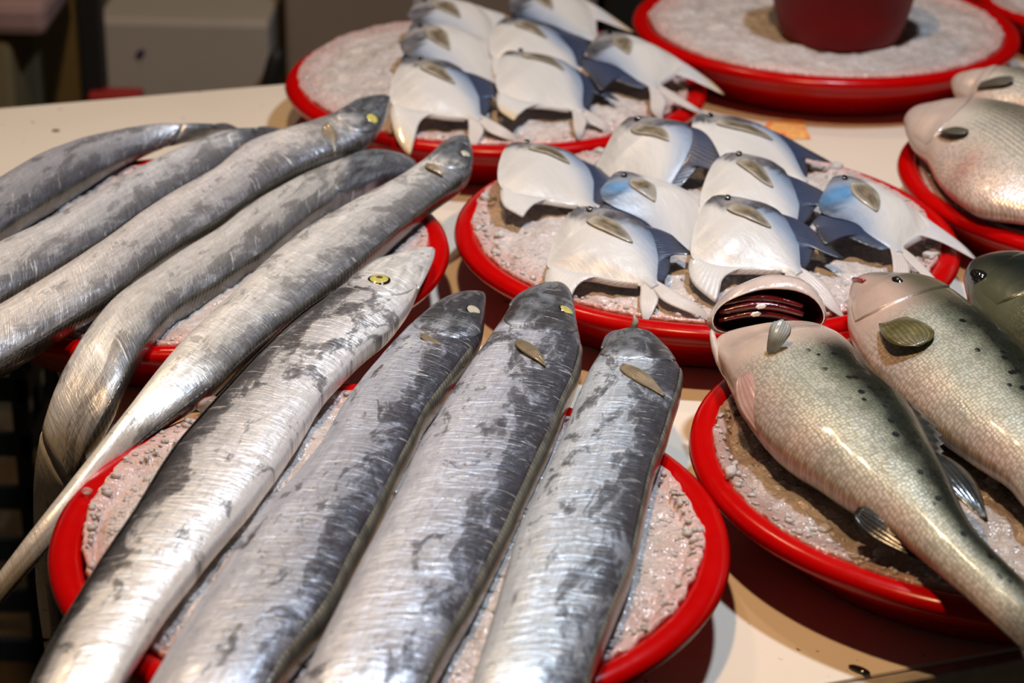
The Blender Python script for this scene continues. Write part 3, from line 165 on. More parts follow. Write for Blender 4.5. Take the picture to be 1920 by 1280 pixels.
# ribbon-fish skin: silver with dusky blotches and fine cross grain
def ribbon(name, wrinkle=1.0, blot=.86):
    m, nt, b = mat(name); v, uv = uvrand(nt)
    at = N(nt, 'ShaderNodeAttribute', attribute_name='tint'); tint = at.outputs['Color']; msk = at.outputs['Alpha']
    big = noise_(nt, mapping(nt, v, (19, 38, 1)), 1, 8, .66, .6)
    mid = noise_(nt, mapping(nt, v, (60, 150, 1), (3, 1, 0)), 1, 6, .65, .8)
    lon = noise_(nt, mapping(nt, v, (14, 420, 1), (9, 4, 0)), 1, 4, .6)
    xgr = noise_(nt, mapping(nt, v, (820, 60, 1), (5, 2, 0)), 1, 3, .6, .3)
    tint2 = mix(nt, ramp(nt, lon, [(.35, g3(0)), (.65, g3(1))]), tint, mix(nt, 1., tint, (1.22, 1.2, 1.15), 'MULTIPLY'))
    bl = math_(nt, 'ADD', math_(nt, 'MULTIPLY', big, .72), math_(nt, 'MULTIPLY', mid, .28))
    th = math_(nt, 'MULTIPLY_ADD', msk, .17, -.065)
    f = ramp(nt, math_(nt, 'ADD', bl, th), [(.515, g3(0)), (.545, g3(.7)), (.60, g3(1))])
    dark = mix(nt, noise_(nt, mapping(nt, v, (40, 40, 1), (1, 7, 0)), 1, 3), (.020, .020, .030), (.055, .047, .052))
    c = mix(nt, math_(nt, 'MULTIPLY', f, blot), tint2, dark)
    br = ramp(nt, noise_(nt, mapping(nt, v, (34, 60, 1), (11, 3, 0)), 1, 6, .7, .5), [(.64, g3(0)), (.70, g3(1))])
    c = mix(nt, math_(nt, 'MULTIPLY', br, .5), c, (.17, .115, .08))
    gr = ramp(nt, xgr, [(.40, g3(.66)), (.60, g3(1.10))])
    c = mix(nt, math_(nt, 'MULTIPLY_ADD', msk, .8, .12), c, mix(nt, 1., c, gr, 'MULTIPLY'))
    sc = ramp(nt, noise_(nt, mapping(nt, v, (260, 38, 1), (2, 8, 0)), 1, 2, .5, 1.4), [(.66, g3(0)), (.70, g3(1))])
    c = mix(nt, math_(nt, 'MULTIPLY', sc, .55), c, (.86, .86, .84))
    L(nt, c, b.inputs['Base Color'])
    b.inputs['Metallic'].default_value = .42; b.inputs['Specular IOR Level'].default_value = .65
    L(nt, ramp(nt, mid, [(.35, g3(.24)), (.65, g3(.46))]), b.inputs['Roughness'])
    b.inputs['Coat Weight'].default_value = .2; b.inputs['Coat Roughness'].default_value = .14
    wr = noise_(nt, mapping(nt, v, (120, 30, 1), (6, 6, 0)), 1, 3, .55, 1.6)
    bb = bump(nt, wr, .5*wrinkle, .0026); bb = bump(nt, xgr, .2, .001, bb); bb = bump(nt, mid, .3, .002, bb)
    L(nt, bb, b.inputs['Normal']); return m
MAT['ribbon'] = ribbon('ribbon_fish_skin', 1.0)
MAT['ribbon_smooth'] = ribbon('ribbon_fish_skin_smooth', .45, .58)
def finmat(name, ca, cb, nr=55, rough=.35, alpha=1, trans=0, along='u'):
    m, nt, b = mat(name); uv = N(nt, 'ShaderNodeUVMap', uv_map='UVMap').outputs[0]
    sx = N(nt, 'ShaderNodeSeparateXYZ'); L(nt, uv, sx.inputs[0])
    wv = math_(nt, 'SINE', math_(nt, 'MULTIPLY', sx.outputs[1 if along == 'u' else 0], nr*6.283))
    f = math_(nt, 'MULTIPLY_ADD', wv, .5, .5); tc = N(nt, 'ShaderNodeTexCoord').outputs['Object']
    n = noise_(nt, tc, 60, 4)
    c = mix(nt, math_(nt, 'MULTIPLY_ADD', f, .45, .3), ca, cb); c = mix(nt, ramp(nt, n, [(.38, g3(0)), (.62, g3(.75))]), c, ca)
    at = N(nt, 'ShaderNodeAttribute', attribute_name='tint'); c = mix(nt, 1., c, at.outputs['Color'], 'MULTIPLY')
    L(nt, c, b.inputs['Base Color']); b.inputs['Roughness'].default_value = rough; b.inputs['Transmission Weight'].default_value = trans
    b.inputs['Coat Weight'].default_value = .3; b.inputs['Alpha'].default_value = alpha
    L(nt, bump(nt, f, .25, .0006, bump(nt, n, .4, .002)), b.inputs['Normal']); return m
MAT['dorsal_ribbon'] = finmat('ribbon_dorsal_fin', (.04, .04, .035), (.21, .205, .17), 1, .3, along='v')
MAT['dorsal_ribbon_dark'] = finmat('ribbon_dorsal_fin_dark', (.018, .018, .016), (.11, .105, .09), 1, .25, along='v')
MAT['fin_brown'] = finmat('pectoral_fin_brown', (.12, .095, .06), (.33, .27, .18), 7, .35)
MAT['fin_olive'] = finmat('pectoral_fin_olive', (.05, .045, .015), (.25, .215, .09), 9, .35)
MAT['fin_grey'] = finmat('fin_grey', (.16, .17, .165), (.50, .52, .50), 8, .25)
MAT['fin_dark'] = finmat('fin_dark', (.012, .013, .013), (.05, .052, .05), 8, .22)
MAT['fin_pink'] = finmat('fin_pink', (.36, .20, .17), (.52, .36, .31), 7, .25)
MAT['fin_pomfret'] = finmat('pomfret_fin', (.90, .89, .88), (1, 1, 1), 26, .35, along='v')
MAT['fin_tail_pomfret'] = finmat('pomfret_tail_fin', (.86, .84, .82), (1, 1, 1), 6, .35)

# pomfret skin
m, nt, b = mat('pomfret_skin'); v, uv = uvrand(nt); at = N(nt, 'ShaderNodeAttribute', attribute_name='tint')
n = noise_(nt, mapping(nt, v, (5, 9, 1)), 1, 5); n2 = noise_(nt, mapping(nt, v, (40, 160, 1)), 1, 4)
c = mix(nt, math_(nt, 'MULTIPLY', ramp(nt, n, [(.4, g3(0)), (.7, g3(1))]), .16), at.outputs['Color'], (.60, .56, .60))
c = mix(nt, math_(nt, 'MULTIPLY', ramp(nt, n2, [(.5, g3(0)), (.75, g3(1))]), .18), c, (.52, .48, .46))
L(nt, c, b.inputs['Base Color']); b.inputs['Roughness'].default_value = .36; b.inputs['Subsurface Weight'].default_value = .12
b.inputs['Subsurface Radius'].default_value = (1, .5, .4); b.inputs['Subsurface Scale'].default_value = .003; b.inputs['Coat Weight'].default_value = .15; b.inputs['Coat Roughness'].default_value = .25
L(nt, bump(nt, n2, .2, .001, bump(nt, noise_(nt, mapping(nt, v, (6, 14, 1)), 1, 3), .25, .004)), b.inputs['Normal']); MAT['pomfret'] = m

# scaled skin (bass / bream)
def scaled(name, cell, spots, stripes):
    m, nt, b = mat(name); v, uv = uvrand(nt); at = N(nt, 'ShaderNodeAttribute', attribute_name='tint')
    col, msk = at.outputs['Color'], at.outputs['Alpha']
    sx = N(nt, 'ShaderNodeSeparateXYZ'); L(nt, uv, sx.inputs[0])
    vo = N(nt, 'ShaderNodeTexVoronoi'); vo.inputs['Scale'].default_value = 1; vo.inputs['Randomness'].default_value = .5
    L(nt, mapping(nt, v, (cell, cell*1.15, 1)), vo.inputs['Vector']); d = vo.outputs['Distance']
    net = ramp(nt, d, [(.34, g3(0)), (.62, g3(1))])
    patch = noise_(nt, mapping(nt, v, (26, 40, 1)), 1, 5)
    c = mix(nt, math_(nt, 'MULTIPLY', ramp(nt, patch, [(.42, g3(0)), (.66, g3(1))]), .22), col, mix(nt, 1., col, (1.15, 1.02, .78), 'MULTIPLY'))
    scale_m = at2 = N(nt, 'ShaderNodeAttribute', attribute_name='mask').outputs['Fac']
    c = mix(nt, math_(nt, 'MULTIPLY', math_(nt, 'MULTIPLY', net, .62), scale_m), c, mix(nt, 1., c, (.42, .42, .36), 'MULTIPLY'))
    if spots:
        vs = N(nt, 'ShaderNodeTexVoronoi'); vs.inputs['Scale'].default_value = 1; L(nt, mapping(nt, v, (70, 92, 1)), vs.inputs['Vector'])
        sp = math_(nt, 'MULTIPLY', ramp(nt, vs.outputs['Distance'], [(.22, g3(1)), (.28, g3(0))]), msk)
        c = mix(nt, sp, c, (.008, .008, .007))
    if stripes:
        sy = math_(nt, 'ADD', sx.outputs[1], math_(nt, 'MULTIPLY', noise_(nt, mapping(nt, v, (14, 14, 1)), 1, 2), .004))
        st = math_(nt, 'SINE', math_(nt, 'MULTIPLY', sy, 6.283/.0068)); dt = math_(nt, 'SINE', math_(nt, 'MULTIPLY', sx.outputs[0], 6.283/.0042))
        f = math_(nt, 'MULTIPLY', ramp(nt, st, [(.55, g3(0)), (.9, g3(1))]), math_(nt, 'MULTIPLY_ADD', dt, .35, .65))
        c = mix(nt, math_(nt, 'MULTIPLY', math_(nt, 'MULTIPLY', f, msk), .85), c, (.03, .028, .022))
    L(nt, c, b.inputs['Base Color']); b.inputs['Metallic'].default_value = .22
    L(nt, ramp(nt, patch, [(.35, g3(.26)), (.7, g3(.45))]), b.inputs['Roughness']); b.inputs['Coat Weight'].default_value = .35; b.inputs['Coat Roughness'].default_value = .1
    inv = math_(nt, 'MULTIPLY', math_(nt, 'SUBTRACT', 1, d), scale_m)
    L(nt, bump(nt, inv, .35, .0010, bump(nt, noise_(nt, mapping(nt, v, (70, 70, 1)), 1, 4), .3, .002)), b.inputs['Normal']); return m
MAT['bass'] = scaled('sea_bass_skin', 310, True, False)
MAT['bass_dark'] = scaled('dark_bass_skin', 310, True, False)
MAT['bream'] = scaled('bream_skin', 330, False, True)
MAT['eye_yellow'] = simple('eye_yellow', (.62, .56, .16), .12, 0, .7, 1, 300, .25)
MAT['eye_pale'] = simple('eye_pale', (.55, .54, .42), .12, 0, .7, 1, 300, .2)
MAT['pupil'] = simple('pupil_dark', (.10, .09, .025), .06, 0, .8, 1)
MAT['black'] = simple('eye_black', (.008, .008, .008), .08, 0, .8, 1)
MAT['gill_red'] = simple('gill_red', (.12, .006, .008), .12, 0, .6, 1, 120, .35, bmp=.5)
MAT['gill_dark'] = simple('gill_cavity', (.055, .006, .006), .22, 0, .6, .5, 60, .4, bmp=.5)
MAT['throat'] = simple('throat_membrane', (.60, .50, .46), .22, .05, .6, .6, 70, .2, bmp=.4)
MAT['glint_white'] = simple('pearl_glint', (.80, .74, .72), .15, 0, .7, 1)  # whitish colour standing for highlights on the wet gills
MAT['silver'] = simple('silver_head_skin', (.62, .63, .64), .3, .3, .6, .4, 90, .3, bmp=.4)
MAT['grey_head'] = simple('grey_head_skin', (.16, .17, .19), .3, .25, .6, .4, 90, .4, bmp=.5)
MAT['snout'] = simple('translucent_bone', (.38, .33, .27), .35, 0, .5, .3, 120, .2)

# ---------------------------------------------------------------- object helpers
def link(o, parent=None):
    COL.objects.link(o)
    if parent is not None: o.parent = parent
    return o
def mesh_obj(name, V, F, material, parent=None, uv=None, tint=None, mask=None, smooth=True, solid=0, org=None, subsurf=0):
    me = bpy.data.meshes.new(name); V = [Vector(v) for v in V]
    off = Vector((0, 0, 0))
    if parent is not None: off = root_loc(parent)
    elif org is not None: off = Vector(org)
    me.from_pydata([tuple(v-off) for v in V], [], F); me.update()
    bm = bmesh.new(); bm.from_mesh(me); bmesh.ops.recalc_face_normals(bm, faces=bm.faces); bm.to_mesh(me); bm.free()
    if uv is not None:
        l = me.uv_layers.new(name='UVMap'); a = np.array([uv[i] for i in (lp.vertex_index for lp in me.loops)], dtype=np.float32).ravel(); l.data.foreach_set('uv', a)
    if tint is not None:
        ca = me.color_attributes.new('tint', 'FLOAT_COLOR', 'POINT'); ca.data.foreach_set('color', np.array(tint, dtype=np.float32).ravel())
    if mask is not None:
        fa = me.attributes.new('mask', 'FLOAT', 'POINT'); fa.data.foreach_set('value', np.array(mask, dtype=np.float32))
    if smooth: me.polygons.foreach_set('use_smooth', [True]*len(me.polygons))
    me.materials.append(material)
    o = bpy.data.objects.new(name, me); link(o, parent)
    if parent is None: o.location = off
    if solid:
        md = o.modifiers.new('thickness', 'SOLIDIFY'); md.thickness = solid; md.offset = 0
    if subsurf:
        md = o.modifiers.new('smooth', 'SUBSURF'); md.levels = subsurf; md.render_levels = subsurf
    return o
def root_loc(o):
    l = Vector((0, 0, 0))
    while o is not None: l += o.location; o = o.parent
    return l
def thing(name, label, cat, loc, group=None):
    o = bpy.data.objects.new(name, None); o.empty_display_size = .05; link(o); o.location = loc
    o['label'] = label; o['category'] = cat
    if group: o['group'] = group
    return o
def tag(o, label, cat, group=None, kind=None):
    o['label'] = label; o['category'] = cat
    if group: o['group'] = group
    if kind: o['kind'] = kind
    return o
def grid_faces(nr, ns, closed=True, o=0):
    F = []
    for i in range(nr-1):
        for j in range(ns if closed else ns-1):
            k = (j+1) % ns; F.append((o+i*ns+j, o+i*ns+k, o+(i+1)*ns+k, o+(i+1)*ns+j))
    return F
def lathe_data(prof, n=96, wob=0, cx=0, cy=0, cz=0):
    V, F = [], []
    for r, z in prof:
        for j in range(n):
            a = 2*math.pi*j/n; V.append((cx+r*math.cos(a), cy+r*math.sin(a), cz+z))
    F = grid_faces(len(prof), n)
    return V, F
def box_data(x0, x1, y0, y1, z0, z1, rot=0, c=None):
    V = [(x, y, z) for z in (z0, z1) for y in (y0, y1) for x in (x0, x1)]
    F = [(0, 2, 3, 1), (4, 5, 7, 6), (0, 1, 5, 4), (2, 6, 7, 3), (0, 4, 6, 2), (1, 3, 7, 5)]
    if rot:
        c = c or ((x0+x1)/2, (y0+y1)/2); ca, sa = math.cos(rot), math.sin(rot)
        V = [(c[0]+(x-c[0])*ca-(y-c[1])*sa, c[1]+(x-c[0])*sa+(y-c[1])*ca, z) for x, y, z in V]
    return V, F
def box(name, dims, material, parent=None, bev=.004, rot=0, c=None, org=None):
    V, F = box_data(*dims, rot=rot, c=c)
    if org is None and parent is None: org = Vector(np.mean(np.array(V), axis=0))
    o = mesh_obj(name, V, F, material, parent, smooth=False, org=org)
    if bev:
        md = o.modifiers.new('bevel', 'BEVEL'); md.width = bev; md.segments = 2
    return o

def dome(name, c, n, t, rx, ry, h, material, parent, seg=28):
    c, n, t = Vector(c), Vector(n).normalized(), Vector(t); t = (t-n*t.dot(n)).normalized(); b = n.cross(t); V = []; rings = 8
    for i in range(rings):
        f = i/(rings-1)*math.pi/2
        for j in range(seg):
            a = 2*math.pi*j/seg; V.append(tuple(c+t*(rx*math.cos(f)*math.cos(a))+b*(ry*math.cos(f)*math.sin(a))+n*(h*math.sin(f))))
    F = grid_faces(rings, seg); F.append(tuple(range(seg)))
    return mesh_obj(name, V, F, material, parent)
def tube_pts(pts, rads, ns=10):
    V = []; P_ = [Vector(p) for p in pts]
    for i, p in enumerate(P_):
        t = (P_[min(i+1, len(P_)-1)]-P_[max(i-1, 0)]).normalized(); u = t.orthogonal().normalized(); u = Vector((0, 0, 1)).cross(t); u = u.normalized() if u.length > .05 else t.orthogonal().normalized(); w_ = t.cross(u)
        for j in range(ns):
            a = 2*math.pi*j/ns; V.append(tuple(p+(u*math.cos(a)+w_*math.sin(a))*rads[i]))
    F = grid_faces(len(P_), ns); F.append(tuple(range(ns))); F.append(tuple((len(P_)-1)*ns+j for j in range(ns)))
    return V, F

# ---------------------------------------------------------------- table, floor, background (the setting and what stands there)
TZ = .02
E = Vector((.9449, .3273, 0)).normalized(); P = Vector((E.y, -E.x, 0))     # along the back edge; towards the camera
BL = Vector((-.605, 2.299, 0))                                               # back left corner of the table top
TD, TL = 1.312, 2.6
ang = math.atan2(E.y, E.x)
def tpt(a, b, z): q = BL+E*a+P*b; return (q.x, q.y, z)
m, nt, b = mat('cream_table_board'); tc = N(nt, 'ShaderNodeTexCoord').outputs['Object']
n = noise_(nt, tc, 5, 5); n2 = noise_(nt, tc, 60, 3); c = mix(nt, n, (.66, .58, .47), (.76, .69, .59))
c = mix(nt, ramp(nt, noise_(nt, tc, 95, 2), [(.73, g3(0)), (.76, g3(.8))]), c, (.12, .08, .05))
L(nt, c, b.inputs['Base Color']); b.inputs['Roughness'].default_value = .32; L(nt, bump(nt, n2, .08, .002), b.inputs['Normal']); MAT['table'] = m
MAT['trim'] = simple('table_edge_strip', (.42, .38, .33), .45, .1, nscale=60, namp=.25, bmp=.3)
MAT['groove'] = simple('dark_groove', (.04, .035, .03), .6)
MAT['leg'] = simple('dark_leg', (.05, .04, .03), .6, nscale=20)
def slab(name, a0, a1, b0, b1, z0, z1, material, parent, bev=.002):
    V = [tpt(a, bb, z) for z in (z0, z1) for bb in (b0, b1) for a in (a0, a1)]
    F = [(0, 2, 3, 1), (4, 5, 7, 6), (0, 1, 5, 4), (2, 6, 7, 3), (0, 4, 6, 2), (1, 3, 7, 5)]
    o = mesh_obj(name, V, F, material, parent, smooth=False)
    if bev: md = o.modifiers.new('bevel', 'BEVEL'); md.width = bev; md.segments = 2
    return o
tb = thing('market_table', 'cream topped market table under all the red basins', 'table', (0.4, 1.9, -.75))
slab('table_top', 0, TL, 0, TD, TZ-.03, TZ, MAT['table'], tb)
slab('front_edge_strip', 0, TL, TD+.0015, TD+.012, TZ-.034, TZ-.001, MAT['trim'], tb)
for a, bb in ((.05, .06), (.05, TD-.09), (TL-.09, .06), (TL-.09, TD-.09)): slab('leg', a, a+.045, bb, bb+.045, -.75, TZ-.03, MAT['leg'], tb)
slab('crossbar', .05, .095, .12, TD-.1, -.35, -.31, MAT['leg'], tb)

m, nt, b = mat('wet_market_floor'); tc = N(nt, 'ShaderNodeTexCoord').outputs['Object']
L(nt, mix(nt, ramp(nt, noise_(nt, tc, 3, 7, .65), [(.35, g3(0)), (.65, g3(1))]), (.035, .026, .015), (.10, .075, .045)), b.inputs['Base Color'])
L(nt, ramp(nt, noise_(nt, tc, 2, 4), [(.4, g3(.25)), (.7, g3(.7))]), b.inputs['Roughness']); L(nt, bump(nt, noise_(nt, tc, 25, 5), .3, .01), b.inputs['Normal'])
fl = mesh_obj('floor', [(-4, -1, -.75), (4, -1, -.75), (4, 6.2, -.75), (-4, 6.2, -.75)], [(0, 1, 2, 3)], m, smooth=False); fl['kind'] = 'structure'
m, nt, b = mat('dingy_wall'); tc = N(nt, 'ShaderNodeTexCoord').outputs['Object']
L(nt, mix(nt, noise_(nt, tc, 2.5, 6, .6), (.16, .13, .09), (.30, .26, .20)), b.inputs['Base Color']); b.inputs['Roughness'].default_value = .8
wl = box('wall_back', (-4, 4, 6.2, 6.3, -.75, 2.4), m, bev=0); wl['kind'] = 'structure'
# ---- things standing beyond the table
BGM = dict(khaki=simple('khaki_plaster', (.20, .165, .085), .8, nscale=3, namp=.3), grey=simple('grey_styrofoam', (.40, .36, .31), .7, nscale=2, namp=.12),
           brown=simple('brown_carton', (.24, .19, .15), .8, nscale=4, namp=.15), blk=simple('black_rubber', (.006, .006, .006), .6),
           pink=simple('pink_cloth', (.30, .19, .18), .8, nscale=6, namp=.2), red=simple('red_strip', (.35, .02, .02), .5), blue=simple('blue_crate_plastic', (.003, .014, .035), .5, nscale=10, namp=.3),
           olive=simple('olive_box', (.26, .22, .10), .7, nscale=3, namp=.2))
def bgbox(name, dims, mt, label, cat, bev=.006, rot=0):
    return tag(box(name, dims, mt, bev=bev, rot=rot), label, cat)
bgbox('plaster_block', (-1.25, -.672, 3.34, 3.8, -.75, -.02), BGM['khaki'], 'khaki blurred block at the top left corner, behind the table', 'block', .01)
t = thing('foam_box', 'pale grey foam box behind the table, small dark mark on its front', 'box', (-.53, 3.5, -.75))
box('box_wall', (-.668, -.393, 3.3, 3.7, -.75, -.170), BGM['grey'], t, bev=.01)
dome('dark_mark', (-.598, 3.298, -.226), (0, -1, 0), (1, 0, 1.2), .010, .006, .002, simple('violet_mark', (.05, .03, .07), .6), t, 14)
bgbox('yellowish_board', (-.66, -.36, 3.72, 3.76, -.75, .06), BGM['olive'], 'yellowish board standing behind the pale grey foam box', 'board', .004)
bgbox('carton', (-.375, .125, 3.36, 3.8, -.75, .04), BGM['brown'], 'brown grey carton behind the back left pomfret basin', 'carton', .01)
bgbox('dark_crate', (.137, .62, 3.30, 3.8, -.75, .03), BGM['blk'], 'black crate showing between the two back basins', 'crate', .01)
bgbox('black_post', (-.678, -.645, 3.22, 3.27, -.75, .05), BGM['blk'], 'black post left of the pale grey foam box', 'post', .004)
V, F = tube_pts([(-.399, 3.25, -.74), (-.397, 3.25, -.40), (-.394, 3.25, -.27), (-.378, 3.25, -.215), (-.372, 3.25, -.198)], [.015, .015, .014, .013, .006], 14)
tag(mesh_obj('rubber_paddle', V, F, BGM['blk'], None, org=(-.39, 3.25, -.74)), 'black upright handle against the carton, just left of the back basin', 'handle')
bgbox('folded_cloth', (-1.2, -.70, 3.1, 3.3, -.142, -.09), BGM['pink'], 'pinkish folded cloth at the very top left corner', 'cloth', .015)
bgbox('cloth_stand', (-1.15, -.76, 3.12, 3.28, -.75, -.143), BGM['khaki'], 'khaki stand under the pinkish cloth', 'stand', .01)
bgbox('red_board', (-.665, -.585, 3.2, 3.24, -.75, -.262), BGM['red'], 'red board edge showing below the foam box above the table edge', 'board', .003)
# blue crate on the floor at the left
t = thing('crate', 'dark blue slatted crate in the gloom at the left, beneath the ribbon fish', 'crate', (-.86, 2.58, -.75))
cx0, cx1, cy0, cy1, cz0, cz1 = -1.13, -.59, 2.36, 2.80, -.75, -.30
V, F = [], []
def addbox(*d):
    v, f = box_data(*d); o0 = len(V); V.extend(v); F.extend(tuple(i+o0 for i in q) for q in f)
for z in np.arange(cz0, cz1-.03, .075): addbox(cx0, cx1, cy0, cy0+.012, z, z+.03); addbox(cx1-.012, cx1, cy0, cy1, z, z+.03)
for x in np.linspace(cx0, cx1-.02, 8): addbox(x, x+.02, cy0+.002, cy0+.010, cz0, cz1)
for y in np.linspace(cy0, cy1-.02, 7): addbox(cx1-.010, cx1-.002, y, y+.02, cz0, cz1)
mesh_obj('slatted_sides', V, F, BGM['blue'], t, smooth=False)
V, F = [], []; addbox(cx0, cx1, cy0-.006, cy0+.02, cz1-.03, cz1+.004); addbox(cx1-.02, cx1+.006, cy0+.004, cy1, cz1-.03, cz1+.004); addbox(cx0, cx0+.02, cy0+.004, cy1, cz1-.03, cz1+.004); addbox(cx0, cx1, cy1-.02, cy1+.006, cz1-.03, cz1+.004)
mesh_obj('top_frame', V, F, BGM['blue'], t, smooth=False)


# ---------------------------------------------------------------- basins and ice
BASINS = {'B': (.175, 1.839), 'C': (.366, 2.51), 'F': (-.079, 1.281), 'D': (.362, 1.412), 'E': (-.287, 1.778), 'A': (-.023, 2.267), 'G': (.607, 1.999), 'H': (.802, 2.665)}
PROF_WALL = [(.0, .0), (.170, .0), (.176, .003), (.190, .026), (.1935, .030), (.205, .031), (.2065, .0345), (.2165, .047), (.2125, .050), (.2075, .047), (.199, .03), (.172, .006), (.164, .0035), (0, .0035)]
PROF_RIM = [(.2165, .0475), (.2225, .0455), (.2275, .0475), (.2300, .052), (.2288, .0565), (.2245, .0595), (.2185, .0603), (.2125, .0588), (.2085, .0555), (.206, .050), (.2095, .0485), (.2165, .0475)]
BLAB = {'B': 'red plastic basin of silver pomfrets in the middle of the table', 'C': 'red plastic basin at the back holding only ice and a dark red bowl',
        'F': 'big red plastic basin in the foreground under four ribbon fish', 'D': 'red plastic basin at lower right under the spotted sea bass',
        'E': 'red plastic basin at left under five long ribbon fish', 'A': 'red plastic basin of pomfrets at the back left beside the bare table',
        'G': 'red plastic basin at the right edge under the striped bream', 'H': 'red plastic basin cut off by the top right corner'}
for k, (x, y) in BASINS.items():
    t = thing('basin', BLAB[k], 'basin', (x, y, TZ), 'red plastic basins on the table')
    V, F = lathe_data(PROF_WALL, 128, cx=x, cy=y, cz=TZ); mesh_obj('bowl_wall', V, F, MAT['red'], t)
    V, F = lathe_data(PROF_RIM, 128, cx=x, cy=y, cz=TZ)
    mesh_obj('rolled_rim', V, F, MAT['red'], t)
# ice: (height of the mound, rim radius as function of azimuth)
ICE = {'B': (.0145, .210, [(100, .016), (60, .012), (150, .010), (20, .004), (200, .0), (290, -.006)], 'white crushed ice under the pomfrets of the middle basin'),
       'C': (.002, .210, [(240, -.002)], 'smooth crushed ice around the dark red bowl'),
       'F': (.006, .210, [(138, .013), (20, .003), (200, -.004)], 'pinkish crushed ice under the four front ribbon fish'),
       'D': (.002, .210, [(180, .004), (230, .004)], 'clear lumpy ice around the spotted sea bass'),
       'E': (.005, .210, [(0, .0)], 'pinkish ice under the left ribbon fish'),
       'A': (.0145, .210, [(130, .018), (100, .014), (170, .006), (240, .0)], 'pale crushed ice in the back left pomfret basin'),
       'G': (.002, .210, [(200, .004)], 'crushed ice around the striped bream'),
       'H': (.014, .212, [(200, .01)], 'heaped white ice in the corner basin at top right')}
def ice_h(k, x, y):
    cx, cy = BASINS[k]; mound = ICE[k][0]; r = math.hypot(x-cx, y-cy)/.2
    return .077+mound*(1-min(1, r)**2)
def noi(x, y, z=0): return noise.noise(Vector((x, y, z)))
ico = bmesh.new(); bmesh.ops.create_icosphere(ico, subdivisions=2, radius=1); ICO_V = np.array([v.co[:] for v in ico.verts]); ICO_F = [tuple(v.index for v in f.verts) for f in ico.faces]; ico.free()
ico = bmesh.new(); bmesh.ops.create_icosphere(ico, subdivisions=1, radius=1); IC1_V = np.array([v.co[:] for v in ico.verts]); IC1_F = [tuple(v.index for v in f.verts) for f in ico.faces]; ico.free()
for k, (mound, R0, bulge, lab) in ICE.items():
    cx, cy = BASINS[k]
    NA, NR = 300, 100
    fine = k in 'BFDE'
    V, T = [], []
    def rad(a):
        r = R0
        for d, amp in bulge:
            dd = (math.degrees(a)-d+180) % 360-180; r += amp*math.exp(-(dd/32)**2)
        r += .0035*noi(cx*9+math.cos(a)*4, cy*9+math.sin(a)*4)+.0028*noi(cx*5+math.cos(a)*14, math.sin(a)*14)+.0018*noi(math.cos(a)*38, cy+math.sin(a)*38)
        return r
    for i in range(NR):
        f = (i/(NR-1))**.8
        for j in range(NA):
            a = 2*math.pi*j/NA; r = rad(a)*f; x, y = cx+r*math.cos(a), cy+r*math.sin(a)
            z = ice_h(k, x, y)+.0045*noi(x*28, y*28)+.0028*noi(x*75, y*75, 3)+.0014*noi(x*170, y*170, 7)+.0006*noi(x*330, y*330, 9)
            e = max(0, (f-.90)/.10); z -= .016*e**2.2
            if r > .2: z = max(z, .0805-(.4*max(0, .2065-r)))
            if i == NR-1: z -= .004
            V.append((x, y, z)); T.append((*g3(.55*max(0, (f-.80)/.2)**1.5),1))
    F = grid_faces(NR, NA)
    # bury a skirt so that the bed has real depth
    base = len(V)
    for j in range(NA):
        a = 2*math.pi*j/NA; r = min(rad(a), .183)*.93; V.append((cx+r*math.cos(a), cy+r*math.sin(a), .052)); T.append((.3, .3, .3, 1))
    F += [(base-NA+j, base-NA+(j+1) % NA, base+(j+1) % NA, base+j) for j in range(NA)]
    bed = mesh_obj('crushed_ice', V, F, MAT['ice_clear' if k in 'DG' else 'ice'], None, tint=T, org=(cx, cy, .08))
    tag(bed, lab, 'ice', 'beds of crushed ice in the basins', 'stuff')
    # loose lumps over the bed, many along the border
    V, F = [], []; n = {'B': 1900, 'F': 2600, 'D': 1500, 'E': 900, 'A': 600, 'C': 120, 'G': 600, 'H': 120}[k]
    for q in range(n):
        a = random.uniform(0, 2*math.pi); fr = random.uniform(.80, .985) if q % 3 == 0 else math.sqrt(random.uniform(0, .96))
        rr = rad(a)*fr; x, y = cx+rr*math.cos(a), cy+rr*math.sin(a)
        s = random.uniform(.0010, .0027)*(1 if random.random() < .93 else (2.2 if k in 'DB' else 1.5)); z = ice_h(k, x, y)+.0045*noi(x*28, y*28)+.0028*noi(x*75, y*75, 3)-max(0, fr-.92)*.20-.0007
        if rr > .2: z = max(z, .081)
        sc = np.array([random.uniform(.7, 1.4), random.uniform(.7, 1.4), random.uniform(.45, .9)])*s
        th = random.uniform(0, 6.28); R = np.array([[math.cos(th), -math.sin(th), 0], [math.sin(th), math.cos(th), 0], [0, 0, 1]])
        IV, IF = (ICO_V, ICO_F) if s > .0045 else (IC1_V, IC1_F)
        vv = (IV*(1+rng.uniform(-.38, .38, (len(IV), 1))))*sc@R.T+np.array([x, y, z]); o0 = len(V); V += [tuple(p) for p in vv]; F += [tuple(i+o0 for i in f) for f in IF]
    lumps = mesh_obj('ice_lumps', V, F, MAT['chunk'], bed); lumps['kind'] = 'stuff'
# a few bigger lumps spilled on the rims
def ice_piece(x, y, z, s, label):
    vv = ICO_V*(1+rng.uniform(-.12, .12, (len(ICO_V), 1)))*np.array([s, s*.8, s*.6])
    tag(mesh_obj('ice_piece', [tuple(p) for p in vv+np.array([x, y, z])], ICO_F, MAT['glass_ice'], None, org=(x, y, z)), label, 'ice')
ice_piece(-.2233, 1.441, .0885, .011, 'reddish lump of ice resting on the far rim of the front basin')
ice_piece(-.2925, 1.316, .0835, .0040, 'single small bead of ice stuck on the left wall of the front basin')

